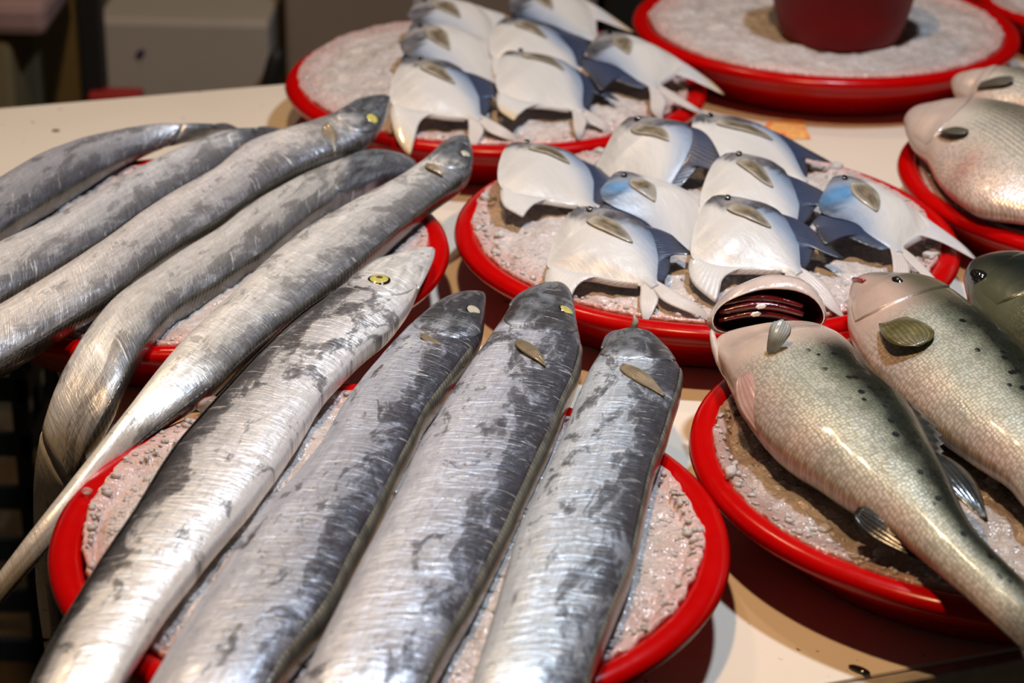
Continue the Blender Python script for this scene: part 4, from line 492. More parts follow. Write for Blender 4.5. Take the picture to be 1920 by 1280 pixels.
V, F = lathe_data([(0, 0), (.066, 0), (.070, .004), (.078, .03), (.092, .095), (.098, .098), (.098, .101), (.088, .099), (.074, .03), (.064, .006), (0, .006)], 96, cx=.376, cy=2.455, cz=.080)
tag(mesh_obj('bowl', V, F, MAT['bowl'], None, org=(.376, 2.455, .080)), 'dark red plastic bowl standing on the ice of the back basin', 'bowl')

# ---------------------------------------------------------------- lofted fish bodies
class Body:
    def __init__(s, rows, hmax, nr=150, ns=44, ex=.62, ez=.56, m=1, taper=.3, wob=.0004, hfun=None, groove=1):
        R = np.array(rows, float); Lp, Rp = R[:, :3], R[:, 3:]
        d = np.r_[0, np.cumsum(np.linalg.norm(np.diff((Lp+Rp)/2, axis=0), axis=1))]; s.len = d[-1]
        t = np.linspace(0, 1, nr)**1.25*s.len
        def ip(A):
            o = np.stack([np.interp(t, d, A[:, i]) for i in range(3)], 1)
            for _ in range(3): o[1:-1] = (o[:-2]+2*o[1:-1]+o[2:])/4
            return o
        Lp, Rp = ip(Lp), ip(Rp); C = (Lp+Rp)/2; hw = np.linalg.norm(Rp-Lp, axis=1)/2; lat = (Rp-Lp)/np.maximum(1e-6, 2*hw[:, None])
        tan = np.gradient(C, axis=0); tan /= np.linalg.norm(tan, axis=1)[:, None]
        for i in range(3, -1, -1): lat[i] = lat[i+1]
        up = np.cross(lat, tan); up *= np.sign(up[:, 2:3]); up /= np.linalg.norm(up, axis=1)[:, None]
        s.ex = ex
        s.C, s.lat, s.up, s.hw, s.t, s.m, s.nr, s.ns, s.tan = C, lat, up, hw, t, m, nr, ns, tan
        f = t/s.len; wmax = np.percentile(hw, 90)
        h = hmax*np.clip(hw/wmax, 0, 1.15)**.75
        if hfun is not None: h = h*np.array([hfun(x) for x in f])
        s.h = h; s.f = f
        th = np.linspace(0, 2*math.pi, ns, endpoint=False); s.th = th
        G = np.zeros((nr, ns, 3)); s.V_ = np.cos(th)*m
        for j, a in enumerate(th):
            c, sn = math.cos(a), math.sin(a); cx = math.copysign(abs(c)**ex, c); sz = math.copysign(abs(sn)**ez, sn)
            v = cx*m; k = 1-taper*max(0, -v)**1.6
            nz = np.array([noi(tt*26, v*2.2+m*3, C[0][0]*40)*wob*2+noi(tt*80, v*5, C[0][1]*40)*wob for tt in t])*np.clip(hw/wmax, 0, 1)
            crease = -.0011*math.exp(-((v+.24)/.05)**2)*(sn > 0)*(groove)
            G[:, j] = C+lat*(hw*cx)[:, None]+up*(h*sz*k+nz+crease*np.clip(hw/wmax, 0, 1))[:, None]
        s.G = G
        s.Vv = np.array([math.copysign(abs(math.cos(a))**ex, math.cos(a))*m for a in th])
    def at(s, f, a, off=0):
        t = f*s.len; i = np.interp(t, s.t, np.arange(s.nr)); j = (a/(2*math.pi)*s.ns) % s.ns
        i = min(max(i, .0), s.nr-1.001); i0 = int(i); fi = i-i0; j0 = int(j) % s.ns; j1 = (j0+1) % s.ns; fj = j-int(j)
        g = lambda A: (A[i0][j0]*(1-fi)*(1-fj)+A[i0][j1]*(1-fi)*fj+A[i0+1][j0]*fi*(1-fj)+A[i0+1][j1]*fi*fj)
        p = g(s.G)
        if off:
            n = p-(s.C[i0]*(1-fi)+s.C[i0+1]*fi); n = s.lat[i0]*(n@s.lat[i0])*.6/max(.001, s.hw[i0])*s.h[i0]+s.up[i0]*(n@s.up[i0]); ln = np.linalg.norm(n)
            n = n/ln if ln > 1e-6 else s.up[i0]; p = p+n*off
        return p
    def near(s, xyz):
        # surface parameters of the top point whose plan position is nearest
        half = s.ns//2+1; A = s.G[:, :half, :2]-np.array(xyz[:2]); d = (A**2).sum(-1); i, j = np.unravel_index(d.argmin(), d.shape)
        return s.t[i]/s.len, s.th[j]
    def mesh(s, name, material, parent, tintf, maskf=None):
        V = s.G.reshape(-1, 3).tolist(); F = grid_faces(s.nr, s.ns); F.append(tuple(range(s.ns))); F.append(tuple((s.nr-1)*s.ns+j for j in range(s.ns)))
        UV = [(s.t[i], s.Vv[j]*s.hw[i]+(0 if math.sin(s.th[j]) >= 0 else .5)*0) for i in range(s.nr) for j in range(s.ns)]
        T = [tintf(s.t[i], s.f[i], s.Vv[j], math.sin(s.th[j])) for i in range(s.nr) for j in range(s.ns)]
        K = [maskf(s.t[i], s.f[i], s.Vv[j]) for i in range(s.nr) for j in range(s.ns)] if maskf else None
        return mesh_obj(name, V, F, material, parent, UV, T, K)
def lerp3(a, b, f): f = min(1, max(0, f)); return tuple(x+(y-x)*f for x, y in zip(a, b))
def sst(a, b, x): x = min(1, max(0, (x-a)/(b-a))); return x*x*(3-2*x)
WHITE4 = (1, 1, 1, 1)
def leaf(name, p, q, width, material, parent, n=(0, 0, 1), arch=.003, shape='leaf', tint=None, rows=14, cols=9, solid=.0007, side=0):
    p, q, n = Vector(p), Vector(q), Vector(n).normalized(); ax = q-p; lat = ax.cross(n).normalized(); V, UV, T = [], [], []
    for i in range(rows):
        f = i/(rows-1)
        if shape == 'leaf': wv = width*(.25+.75*math.sin(math.pi*min(1, f*1.0)**.75))*(1-.55*f**3) if f < 1 else width*.06
        elif shape == 'fan': wv = width*(.3+.7*f**.8)*(1-.25*max(0, f-.8)/.2)
        elif shape == 'paddle': wv = width*(.42+.58*math.sin(math.pi*(.12+.66*f)))*(math.sqrt(max(0.02, 1-max(0, (f-.7)/.3)**2)))
        for j in range(cols):
            g = j/(cols-1)*2-1
            rag = .03*math.sin(g*19)*f if shape == 'fan' else 0
            pt = p+ax*(f*(1+rag)*(1-.12*g*g*(shape == 'fan')))+lat*(wv*.5*g+side*f*f*width)+n*(arch*math.sin(math.pi*f)*(1-g*g*.7)+.0006*math.sin(g*22))
            V.append(tuple(pt)); UV.append((f, g*.5+.5)); T.append(tint(f, g) if tint else WHITE4)
    return mesh_obj(name, V, grid_faces(rows, cols, False), material, parent, UV, T, solid=solid)
def eye(body, parent, xyz, rx, ry, iris, pupil, tilt=0, tan=None, h=.4, lift=.0):
    f, a = body.near(xyz); p = body.at(f, a); n = Vector(body.at(f, a, .01)-p)
    i = int(np.interp(f*body.len, body.t, np.arange(body.nr))); t = Vector(body.tan[i]); t = Matrix.Rotation(tilt, 3, n) @ t
    nn = n.normalized(); p = Vector(p)+nn*(lift+.0005)
    rim = dome('eye', p, nn, t, rx, ry, rx*h, MAT['black'], parent)
    ir = dome('iris', p+nn*(.00045), nn, t, rx*.86, ry*.84, rx*h, MAT[iris], rim)
    dome('pupil', p+nn*(rx*h*.75)+t.normalized()*(-rx*.06), nn, t, rx*.44, ry*.46, rx*h*.6, MAT[pupil], rim)
def strip_on(body, name, f0, f1, a0, a1, off, material, parent, nf=60, na=8, shape=None, tint=None, solid=.0008, uvk=180):
    V, UV, T = [], [], []
    for i in range(nf):
        for j in range(na):
            g = j/(na-1); f = f0+(f1-f0)*i/(nf-1)
            if shape: f = shape(i/(nf-1), g)
            a = a0+(a1-a0)*g; e = min(1, i/3, (nf-1-i)/3, j, (na-1-j)); o = off*(e if solid == 0 else 1)
            V.append(tuple(body.at(f, a, o))); UV.append((f*body.len*uvk+g*1.6, g)); T.append(tint(f, g) if tint else WHITE4)
    return mesh_obj(name, V, grid_faces(nf, na, False), material, parent, UV, T, solid=solid)
def cover(body, f_fn, a0, a1, off, material, parent, tintf, maskf=None, nf=22, na=24):
    V, UV, T, K = [], [], [], []
    for i in range(nf):
        for j in range(na):
            u, g = i/(nf-1), j/(na-1); f = f_fn(u, g); a = a0+(a1-a0)*g; e = min(1, i/6)*min(1, j/3, (na-1-j)/3); o = off*e if i < nf-1 else -.0012
            if i == 0 or j in (0, na-1): o = -.0006
            V.append(tuple(body.at(f, a, o))); c = math.cos(a); v = math.copysign(abs(c)**body.ex, c)*body.m; h = body.hw[min(body.nr-1, int(np.interp(f*body.len, body.t, np.arange(body.nr))))]
            UV.append((f*body.len, v*h)); c4 = tintf(f*body.len, f, v, 1); k = 1-.35*(i >= nf-2); T.append((c4[0]*k, c4[1]*k, c4[2]*k, c4[3])); K.append(maskf(0, f, v) if maskf else 0)
    return mesh_obj('gill_cover', V, grid_faces(nf, na, False), material, parent, UV, T, K)
def extend(rows, n=14, total=.42, droop=.55, shrink=.75, curl=0, floor=None):
    rows = [list(r) for r in rows]; a, b = np.array(rows[-5]), np.array(rows[-1]); d = (b[:3]+b[3:]-a[:3]-a[3:])/2; d /= np.linalg.norm(d); step = total/n
    Lp, Rp = b[:3], b[3:]; c = (Lp+Rp)/2; lat = (Rp-Lp)/2
    for i in range(1, n+1):
        f = i/n; d = d+np.array([curl, 0, -droop*2.2/n]); d /= np.linalg.norm(d); c = c+d*step; k = max(.03, (1-f)**.8*shrink+(1-shrink)*(1-f)); ll = lat*min(1, k+.05)
        rows.append(list(c-ll)+list(c+ll))
    return rows

# ---- ribbon fish
RF = {
 'F1': dict(m=-1, lab='ribbon fish showing its whole silver head and big yellow eye', g=0, base=(.56, .57, .60)),
 'F2': dict(m=1, lab='dusky ribbon fish with pale eye, right beside the yellow-eyed one', g=0, base=(.36, .39, .47)),
 'F3': dict(m=1, lab='widest foreground ribbon fish, snout against the rim of the pomfret basin', g=0, base=(.41, .44, .52)),
 'F4': dict(m=1, lab='blunt-headed ribbon fish on the right of the foreground basin, brown fin on its shoulder', g=0, base=(.41, .46, .53)),
 'E1': dict(m=1, lab='dark arched ribbon fish lying farthest back by the bare table top', g=1, base=(.30, .31, .35)),
 'E2': dict(m=1, lab='pale ribbon fish between the arched one and the one with the raised yellow-eyed head', g=1, base=(.48, .49, .52)),
 'E3': dict(m=1, lab='long ribbon fish whose dark yellow-eyed head points at the back pomfrets', g=1, base=(.50, .49, .50)),
 'E4': dict(m=1, lab='ribbon fish whose body bends down over the left table edge', g=1, base=(.50, .50, .50)),
 'E5': dict(m=1, lab='ribbon fish with pointed dark head and thin tail passing behind the front basin', g=1, base=(.55, .55, .55)),
}
GRP = ['ribbon fish side by side in the foreground basin', 'ribbon fish laid over the left basin']
for k, sp in RF.items():
    rows = HAIRTAIL[k]
    if k[0] == 'F': rows = extend(rows, total=.34, droop=.85)
    elif k == 'E5': rows = extend(rows, total=.10, droop=.3)
    elif k == 'E4': rows = extend(rows, n=6, total=.06, droop=.1)
    else: rows = extend(rows, total=.30, droop=.7)
    bd = Body(rows, .0185 if k[0] == 'F' else .016, nr=190, ns=48, m=sp['m'], hfun=lambda f: 1)
    hl = {'F1': .140, 'F2': .115, 'F3': .125, 'F4': .078}.get(k, .10)/bd.len
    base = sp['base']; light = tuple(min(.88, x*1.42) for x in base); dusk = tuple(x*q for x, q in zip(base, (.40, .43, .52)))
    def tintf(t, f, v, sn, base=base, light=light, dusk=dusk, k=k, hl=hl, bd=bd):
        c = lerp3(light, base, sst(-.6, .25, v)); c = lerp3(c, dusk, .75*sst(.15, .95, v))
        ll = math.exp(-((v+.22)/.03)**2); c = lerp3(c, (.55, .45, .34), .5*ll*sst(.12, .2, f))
        warm = sst(.35, .9, f); c = lerp3(c, (c[0]*1.12, c[1]*1.07, c[2]*.98), warm)
        if k == 'F1': c = lerp3(c, (.05, .052, .042), .9*sst(.66, .80, v)*sst(hl, hl*1.3, f))
        if k == 'E4': c = lerp3(c, (.62, .63, .65), .6*sst(.45, .65, f))
        if f < hl:
            hcol = (.74, .75, .75) if k == 'F1' else (.17, .19, .22)
            c = lerp3(hcol, c, sst(hl*.75, hl, f)*.85)
            if k == 'F1': c = lerp3(c, (.10, .11, .12), .8*sst(.55, .95, v))
        if f < hl*1.1:
            w_ = (1-sst(hl*.9, hl*1.1, f))*(.9 if k != 'F1' else .35); st = 1+w_*(1.1*noi(t*55, v*7, ord(k[1]))+.5*noi(t*140, v*22, 5)); c = tuple(max(.01, x*st) for x in c)
        a = .15+.75*sst(-.05, .7, v); a = a+.35*(1-sst(hl, hl*3.2, f)); a *= (.35+.65*(1-sst(.45, .8, f)))
        if k == 'F1' and f < hl: a = .05
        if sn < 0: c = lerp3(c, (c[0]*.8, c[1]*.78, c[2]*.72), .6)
        return (*c, min(1, a))
    root = thing('ribbon_fish', sp['lab'], 'fish', tuple(bd.C[20]-bd.up[20]*bd.h[20]), GRP[sp['g']])
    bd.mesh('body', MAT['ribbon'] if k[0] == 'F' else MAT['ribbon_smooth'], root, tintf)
    md = sp['m']; A = 0 if md == 1 else math.pi
    strip_on(bd, 'dorsal_fin', hl*1.02, .97, A-.62*md if md == 1 else A+.62, A+.55*md if md == 1 else A-.55, .0012, MAT['dorsal_ribbon' if k in ('F2', 'F3', 'F4') else 'dorsal_ribbon_dark'], root, nf=150, na=7, solid=.0006)
    # gill cover: raised plate with a curved rear edge
    f0 = hl*.42
    cover(bd, lambda u, g, hl=hl: hl*(.34+u*(.70-.34*(2*g-1)**2)), .30 if md == 1 else math.pi-.30, 2.75 if md == 1 else math.pi-2.75, .0009, MAT['ribbon'] if k[0] == 'F' else MAT['ribbon_smooth'], root, tintf)
    # jaw on the belly side, from the snout back to below the eye
    aj = math.pi-.10 if md == 1 else .10
    js = hl*(.66 if k == 'F1' else .5)
    pts = [tuple(bd.at(max(.004, js*u), aj+.0*u, .0005)) for u in np.linspace(0, 1, 16)]
    V, F = tube_pts(pts, [(.0012+.0016*math.sin(math.pi*u**.8)) for u in np.linspace(0, 1, 16)]); mesh_obj('lower_jaw', V, F, MAT['silver'] if k == 'F1' else MAT['grey_head'], root)
    if k == 'F1': eye(bd, root, MARK['eF1'], .0100, .0096, 'eye_yellow', 'pupil', h=.16)
    elif k == 'F2': eye(bd, root, MARK['eF2'], .0072, .0066, 'eye_pale', 'pupil', h=.10)
    elif k == 'F3': eye(bd, root, MARK['eF3'], .0060, .0072, 'eye_yellow', 'pupil', h=.14)
    elif k == 'E3': eye(bd, root, MARK['eE3'], .0072, .0070, 'eye_yellow', 'pupil', h=.16)
    elif k == 'E5': eye(bd, root, MARK['eE5'], .0060, .0058, 'eye_pale', 'pupil', h=.16)
    def pec(p, q, wd, mt='fin_brown'):
        def srf(x): f, a = bd.near(x); return Vector(bd.at(f, a, .0022))
        leaf('pectoral_fin', srf(p), srf(q), wd, MAT[mt], root, arch=.003)
    if k == 'F3': pec(MARK['pF3'], MARK['qF3'], .013)
    if k == 'F4': pec(MARK['pF4'], MARK['qF4'], .016)
    if k == 'F2': pec(MARK['pF2'], MARK['qF2'], .010)
    if k == 'E3': pec(MARK['pE3'], MARK['qE3'], .014)
    if k == 'E5': pec(MARK['pE5'], MARK['qE5'], .010)
    if k == 'F4':
        tip = bd.at(.002, math.pi/2); V, F = tube_pts([tip, tip+np.array([.002, .003, .006]), tip+np.array([.0, .004, .012])], [.0035, .0025, .0004], 8); mesh_obj('snout_tooth', V, F, MAT['snout'], root)

# ---- sea bass and bream
def bass_tint(kind, hl):
    def f_(t, f, v, sn):
        sil = (.48, .50, .43); belly = (.52, .46, .40); back = (.016, .020, .013)
        c = lerp3(belly, sil, sst(-.95, -.35, v)); n = noi(t*60, v*3)*.12
        c = lerp3(c, (.20, .22, .17), sst(-.12+n, .22+n, v)); c = lerp3(c, back, sst(.14+n, .48+n, v))
        c = lerp3(c, (.70, .38, .32), .45*sst(.25, .9, -v)*max(0, noi(t*18, 3, 1)+.35))
        if kind == 'D1':
            c = lerp3((.62, .49, .42), c, sst(hl*.7, hl*1.25, f+.02*v))
        elif kind == 'D2':
            hc = lerp3((.54, .40, .34), (.12, .11, .07), sst(-.35, .35, v)); c = lerp3(hc, c, sst(hl*.8, hl*1.2, f))
            c = lerp3((.32, .10, .09), c, sst(0, hl*.16, f))
        else:
            c = lerp3((.10, .105, .06), (.012, .016, .012), sst(-.9, -.1, v)); c = lerp3((.035, .035, .03), c, sst(0, hl*.35, f))
        tail = sst(.9, .98, f); c = lerp3(c, (.10, .10, .085), tail*.8)
        a = sst(-.02, .1, v)*(1-sst(.6, .68, v))*sst(hl*.9, hl*1.2, f)
        return (*c, a)
    return f_
def bream_tint(hl):
    def f_(t, f, v, sn):
        c = lerp3((.72, .55, .48), (.70, .64, .55), sst(-.9, -.1, v)); c = lerp3(c, (.17, .155, .11), sst(-.1, .55, v)*.85)
        c = lerp3((.56, .44, .38), c, sst(hl*.5, hl, f)); c = lerp3(c, (.50, .16, .12), .5*math.exp(-((f-.42)/.05)**2-((v+.75)/.3)**2))
        return (*c, sst(-.35, -.1, v)*sst(hl*.9, hl*1.3, f))
    return f_
def caudal(body, parent, spread, length, material, dip=0):
    i = body.nr-1; c = Vector(body.C[i]); t = Vector(body.tan[i]); lat = Vector(body.lat[i]); up = Vector(body.up[i]); V, UV = [], []; nr, nc = 12, 17; hw = body.hw[i]
    for a in range(nr):
        f = a/(nr-1)
        for b_ in range(nc):
            g = b_/(nc-1)*2-1; ln = length*(.72+.28*g*g); p = c-t*.012+t*(ln*f)+lat*(g*(hw*.95+(spread-hw)*f**.8))+up*(.0012*math.sin(g*24)*f-dip*f*f); V.append(tuple(p)); UV.append((f, g*.5+.5))
    return mesh_obj('tail_fin', V, grid_faces(nr, nc, False), material, parent, UV, [WHITE4]*len(V), solid=.0016)
RD = {'D1': ('bass', .030, .20, 'spotted sea bass with its gill cover gaping open to dark red gills', 'sea bass in the lower right basin'),
      'D2': ('bass', .030, .24, 'silver sea bass with olive side fin, closed red-lipped mouth, right of the gaping one', 'sea bass in the lower right basin'),
      'D3': ('bass_dark', .030, .26, 'nearly black sea bass cut off by the right edge', 'sea bass in the lower right basin'),
      'G1': ('bream', .030, .24, 'striped silver bream with a dark side fin in the right basin', 'bream in the right basin'),
      'G2': ('bream', .026, .24, 'blurred pinkish bream behind the striped one at the right edge', 'bream in the right basin')}
BODY = {}
for k, (mt, hm, hl, lab, grp) in RD.items():
    m = 1
    bd = Body(ROUNDFISH[k], hm, nr=170, ns=60, ex=.95, ez=.92, m=m, taper=.12, wob=.0004, groove=0, hfun=(lambda f, k=k: (1-.25*sst(.5, 1, f))*(.30+.70*sst(0, .17, f) if k == 'D1' else 1)))
    BODY[k] = bd
    root = thing('bream' if k[0] == 'G' else 'sea_bass', lab, 'fish', tuple(bd.C[40]-bd.up[40]*bd.h[40]), grp); BODY[k+'r'] = root
    bd.mesh('body', MAT[mt], root, bass_tint(k, hl) if k[0] == 'D' else bream_tint(hl), lambda t, f, v, hl=hl: sst(hl*.75, hl*1.15, f))
    caudal(bd, root, bd.hw[-1]*2.1, .07, MAT['fin_dark'] if k[0] == 'D' else MAT['fin_grey'], dip=.006)
r = BODY['D1r']; bd = BODY['D1']
def onb(bd, x, off=.002): f, a = bd.near(x); return Vector(bd.at(f, a, off))
p = onb(bd, MARK['pD1'], .001)
leaf('pectoral_fin', p, p+Vector((.010, .012, .021)), .018, MAT['fin_grey'], r, n=(-.2, -1, .4), arch=.006, shape='fan')
leaf('pelvic_fin', Vector(MARK['pvD1']), Vector(MARK['qvD1']), .026, MAT['fin_pink'], r, n=(-.4, -.4, 1), arch=.006)
leaf('anal_fin', Vector(MARK['afD1']), Vector(MARK['agD1']), .024, MAT['fin_dark'], r, n=(-.3, -.3, 1), arch=.004)
leaf('rear_dorsal_fin', Vector(MARK['dfD1']), Vector(MARK['dgD1']), .030, MAT['fin_dark'], r, n=(.3, -.3, 1), arch=.004)
def spiny(bd, root, f0, f1, n, hgt, lean=.6):
    A_ = .0; V, UV = [], []
    for i in range(n*2+1):
        f = f0+(f1-f0)*i/(n*2); b0 = bd.at(f, .18, -.0005); up = bd.lat[int(np.interp(f*bd.len, bd.t, np.arange(bd.nr)))]; tn = bd.tan[int(np.interp(f*bd.len, bd.t, np.arange(bd.nr)))]
        h = hgt*math.sin(math.pi*(i+1)/(n*2+2))*(1 if i % 2 else .72)
        for q in (0, .5, 1): V.append(tuple(b0+up*h*q*.55+tn*h*q*lean*1.2+np.array([0, 0, -.003*q]))); UV.append((q, i*.5/8))
    mesh_obj('spiny_dorsal_fin', V, grid_faces(n*2+1, 3, False), MAT['fin_dark'], root, UV, [WHITE4]*len(V), solid=.0008)
spiny(bd, r, .30, .56, 9, .020); spiny(BODY['D2'], BODY['D2r'], .30, .60, 9, .018); spiny(BODY['D3'], BODY['D3r'], .30, .60, 9, .018)
spiny(BODY['G1'], BODY['G1r'], .3, .8, 10, .016); spiny(BODY['G2'], BODY['G2r'], .3, .8, 10, .016)
# gaping head of the first bass: cup-shaped gill cover, dark inside, with gill arches
LOOP = [Vector(q) for q in HOOD]; cen = sum(LOOP, Vector())/len(LOOP); back = Vector((.05, .88, -.42)).normalized()
def ring(sc, push, lift=0):
    out = []
    for i, q in enumerate(LOOP):
        j = Vector((noi(i*.9, push*60, 1), noi(i*.9, push*60, 4), noi(i*.9, push*60, 8)))*.0035
        out.append(tuple(cen+(q-cen)*sc+back*push+Vector((0, 0, lift*max(0, (q-cen).z)/.02))+j))
    return out
def loft(rings):
    V = [p for r_ in rings for p in r_]; n = len(rings[0]); F = grid_faces(len(rings), n); F.append(tuple((len(rings)-1)*n+j for j in range(n))); return V, F
V, F = loft([ring(.985, .0), ring(1.003, -.0006, .0004), ring(1.02, .002, .004), ring(1.06, .009, .012), ring(1.09, .018, .017), ring(1.04, .032, .013), ring(.82, .044), ring(.5, .053), ring(.15, .056)])
hood = mesh_obj('gill_cover', V, F, MAT['throat'], r, subsurf=1); hood['label'] = 'pale flared gill cover gaping open'
V, F = loft([ring(.985, -.0002), ring(.955, .002), ring(.94, .012), ring(.88, .026), ring(.6, .038), ring(.2, .043)])
mesh_obj('gill_cavity', V, F, MAT['gill_dark'], hood, subsurf=1)
xs = [q.x for q in LOOP]; x0, x1 = min(xs), max(xs); zs = [q.z for q in LOOP]; z0, z1 = min(zs), max(zs); yc = cen.y
for i, (zz, dy, rr) in enumerate(((.34, .006, .0034), (.52, .011, .003), (.16, .004, .0028))):
    pts = [(x0+(x1-x0)*(.08+.74*u), yc+dy+.004*math.sin(math.pi*u), z0+(z1-z0)*(zz+.18*math.sin(math.pi*u)-.02*i)) for u in np.linspace(0, 1, 14)]
    V, F = tube_pts(pts, [rr*(.5+.5*math.sin(math.pi*(.1+.8*u))) for u in np.linspace(0, 1, 14)]); mesh_obj('gill_arch', V, F, MAT['gill_red'], hood)
for u, zz in ((.44, .60), (.40, .36)):
    c = Vector((x0+(x1-x0)*u, yc+.004, z0+(z1-z0)*zz)); dome('gill_glint', c, (0, -.8, .55), (1, 0, .2), .0046, .0022, .0007, MAT['glint_white'], hood, 6)  # flat pale domes added as painted glints on the wet gill membrane
# throat fold down the left side of the head
V, F = tube_pts([LOOP[0]+Vector((.0, -.002, .0)), LOOP[0]+Vector((.002, -.022, -.010)), LOOP[0]+Vector((.008, -.048, -.018)), LOOP[0]+Vector((.019, -.075, -.022))], [.002, .0038, .0036, .001], 12)
mesh_obj('throat_fold', V, F, MAT['throat'], r, subsurf=1)
# second bass
r = BODY['D2r']; bd = BODY['D2']; p, q = onb(bd, MARK['pD2'], .002), onb(bd, MARK['qD2'], .006)
leaf('pectoral_fin', p, q, .036, MAT['fin_olive'], r, n=(-.1, -.35, 1), arch=.005, shape='paddle')
leaf('pelvic_fin', Vector(MARK['pvD2']), Vector(MARK['qvD2']), .018, MAT['fin_pink'], r, n=(-.5, -.5, 1), arch=.004)
cover(bd, lambda u, g: .07+u*(.13-.05*(2*g-1)**2), .45, 2.8, .0016, MAT['bass'], r, bass_tint('D2', .24), lambda t, f, v: .1)
eye(bd, r, MARK['eD2'], .0075, .0042, 'black', 'black', h=.4)
V, F = tube_pts([tuple(bd.at(.004+.055*u, 2.2-.2*u, .0006)) for u in np.linspace(0, 1, 9)], [.0018]*9); mo = mesh_obj('mouth', V, F, simple('red_lip', (.28, .03, .035), .25, nscale=120), r)
bd = BODY['D3']; r = BODY['D3r']; eye(bd, r, MARK['eD3'], .010, .006, 'black', 'black', h=.35)
cover(bd, lambda u, g: .09+u*(.15-.06*(2*g-1)**2), .5, 2.6, .0016, MAT['bass_dark'], r, bass_tint('D3', .26), lambda t, f, v: .1)
for k in ('G1', 'G2'):
    bd = BODY[k]; r = BODY[k+'r']; a, b_ = MARK['p'+k], MARK['q'+k]
    leaf('pectoral_fin', onb(bd, a, .002), onb(bd, b_, .005), .020, simple('bream_fin', (.085, .075, .055), .35, nscale=90), r, n=(0, -.3, 1), arch=.004, shape='paddle')
    cover(bd, lambda u, g: .06+u*(.12-.05*(2*g-1)**2), .5, 2.7, .0014, MAT['bream'], r, bream_tint(.24), lambda t, f, v: .1)

# ---------------------------------------------------------------- pomfrets
BODY_TOP = [(-.04, .11), (-.035, .15), (.02, .205), (.11, .285), (.22, .365), (.36, .41), (.50, .39), (.63, .335), (.78, .25), (.90, .14), (.97, .075), (1.03, .065)]
BODY_BOT = [(-.04, .07), (-.035, .03), (.02, -.09), (.10, -.215), (.19, -.32), (.29, -.42), (.40, -.495), (.50, -.495), (.60, -.43), (.69, -.325), (.80, -.20), (.92, -.075), (.98, -.05), (1.03, -.05)]
def curve(P_, n):
    P_ = np.array(P_, float)
    for _ in range(3):                                    # Chaikin corner cutting keeps the ends
        Q = [P_[0]]
        for a, b_ in zip(P_[:-1], P_[1:]): Q += [a*.75+b_*.25, a*.25+b_*.75]
        Q.append(P_[-1]); P_ = np.array(Q)
    d = np.r_[0, np.cumsum(np.linalg.norm(np.diff(P_, axis=0), axis=1))]; t = np.linspace(0, d[-1], n); return np.stack([np.interp(t, d, P_[:, 0]), np.interp(t, d, P_[:, 1])], 1)
DF_IN, DF_OUT = [(.34, .37), (.50, .36), (.63, .30), (.78, .215), (.90, .115), (.975, .06)], [(.34, .395), (.42, .47), (.52, .51), (.68, .545), (.83, .56), (1.05, .55), (.93, .505), (.82, .43), (.86, .33), (.93, .25), (.99, .12)]
AF_IN, AF_OUT = [(.36, -.44), (.48, -.46), (.58, -.41), (.69, -.29), (.80, -.17), (.92, -.06)], [(.36, -.47), (.44, -.56), (.52, -.625), (.64, -.695), (.76, -.725), (.92, -.735), (.79, -.675), (.69, -.585), (.625, -.49), (.65, -.415), (.71, -.33), (.81, -.215), (.935, -.075)]
T1_A, T1_B = [(.95, .065), (1.07, .092), (1.22, .12), (1.39, .11), (1.53, .05)], [(.95, 0), (1.08, -.02), (1.167, -.045), (1.34, .005), (1.53, .05)]
T2_A, T2_B = [(.95, 0), (1.08, -.02), (1.155, -.06), (1.20, -.18), (1.245, -.29), (1.27, -.37)], [(.95, -.06), (1.03, -.13), (1.12, -.25), (1.20, -.34), (1.27, -.37)]
PLAB = {
 'B1': 'nearest left pomfret of the middle basin, forked tail reaching the front rim',
 'B2': 'leftmost pomfret of the middle basin, alone on the ice by its left rim',
 'B3': 'topmost middle-basin pomfret, just right of the leftmost one and behind the blue-shouldered one',
 'B4': 'pomfret at the far right back of the middle basin beside the orange price slip',
 'B5': 'middle-basin pomfret with loose grey side fin, just behind the one by the gaping bass',
 'B6': 'pomfret directly behind the gaping sea bass head',
 'B7': 'blue-shouldered pomfret lying reversed at the centre of the middle basin',
 'B8': 'bright blue pomfret at the right of the middle basin, long white fin crossing the rim',
 'A1': 'back-basin pomfret with yellowish fin hanging over the rim, nearest the ribbon fish heads',
 'A2': 'back-basin pomfret lying second in the front row, short yellow belly fin',
 'A3': 'rightmost pomfret of the back left basin, tail over the right rim',
 'A4': 'dusky-shouldered pomfret at the left of the back basin, behind the one with yellowish fin',
 'A5': 'pale pomfret in the centre of the back basin, behind the front row',
 'A6': 'farthest left pomfret at the top of the back basin',
 'A7': 'pomfret cut by the top edge, lying across the far side of the back basin'}
SC = .1155
POM_MAIN = (.54, .53, .505)
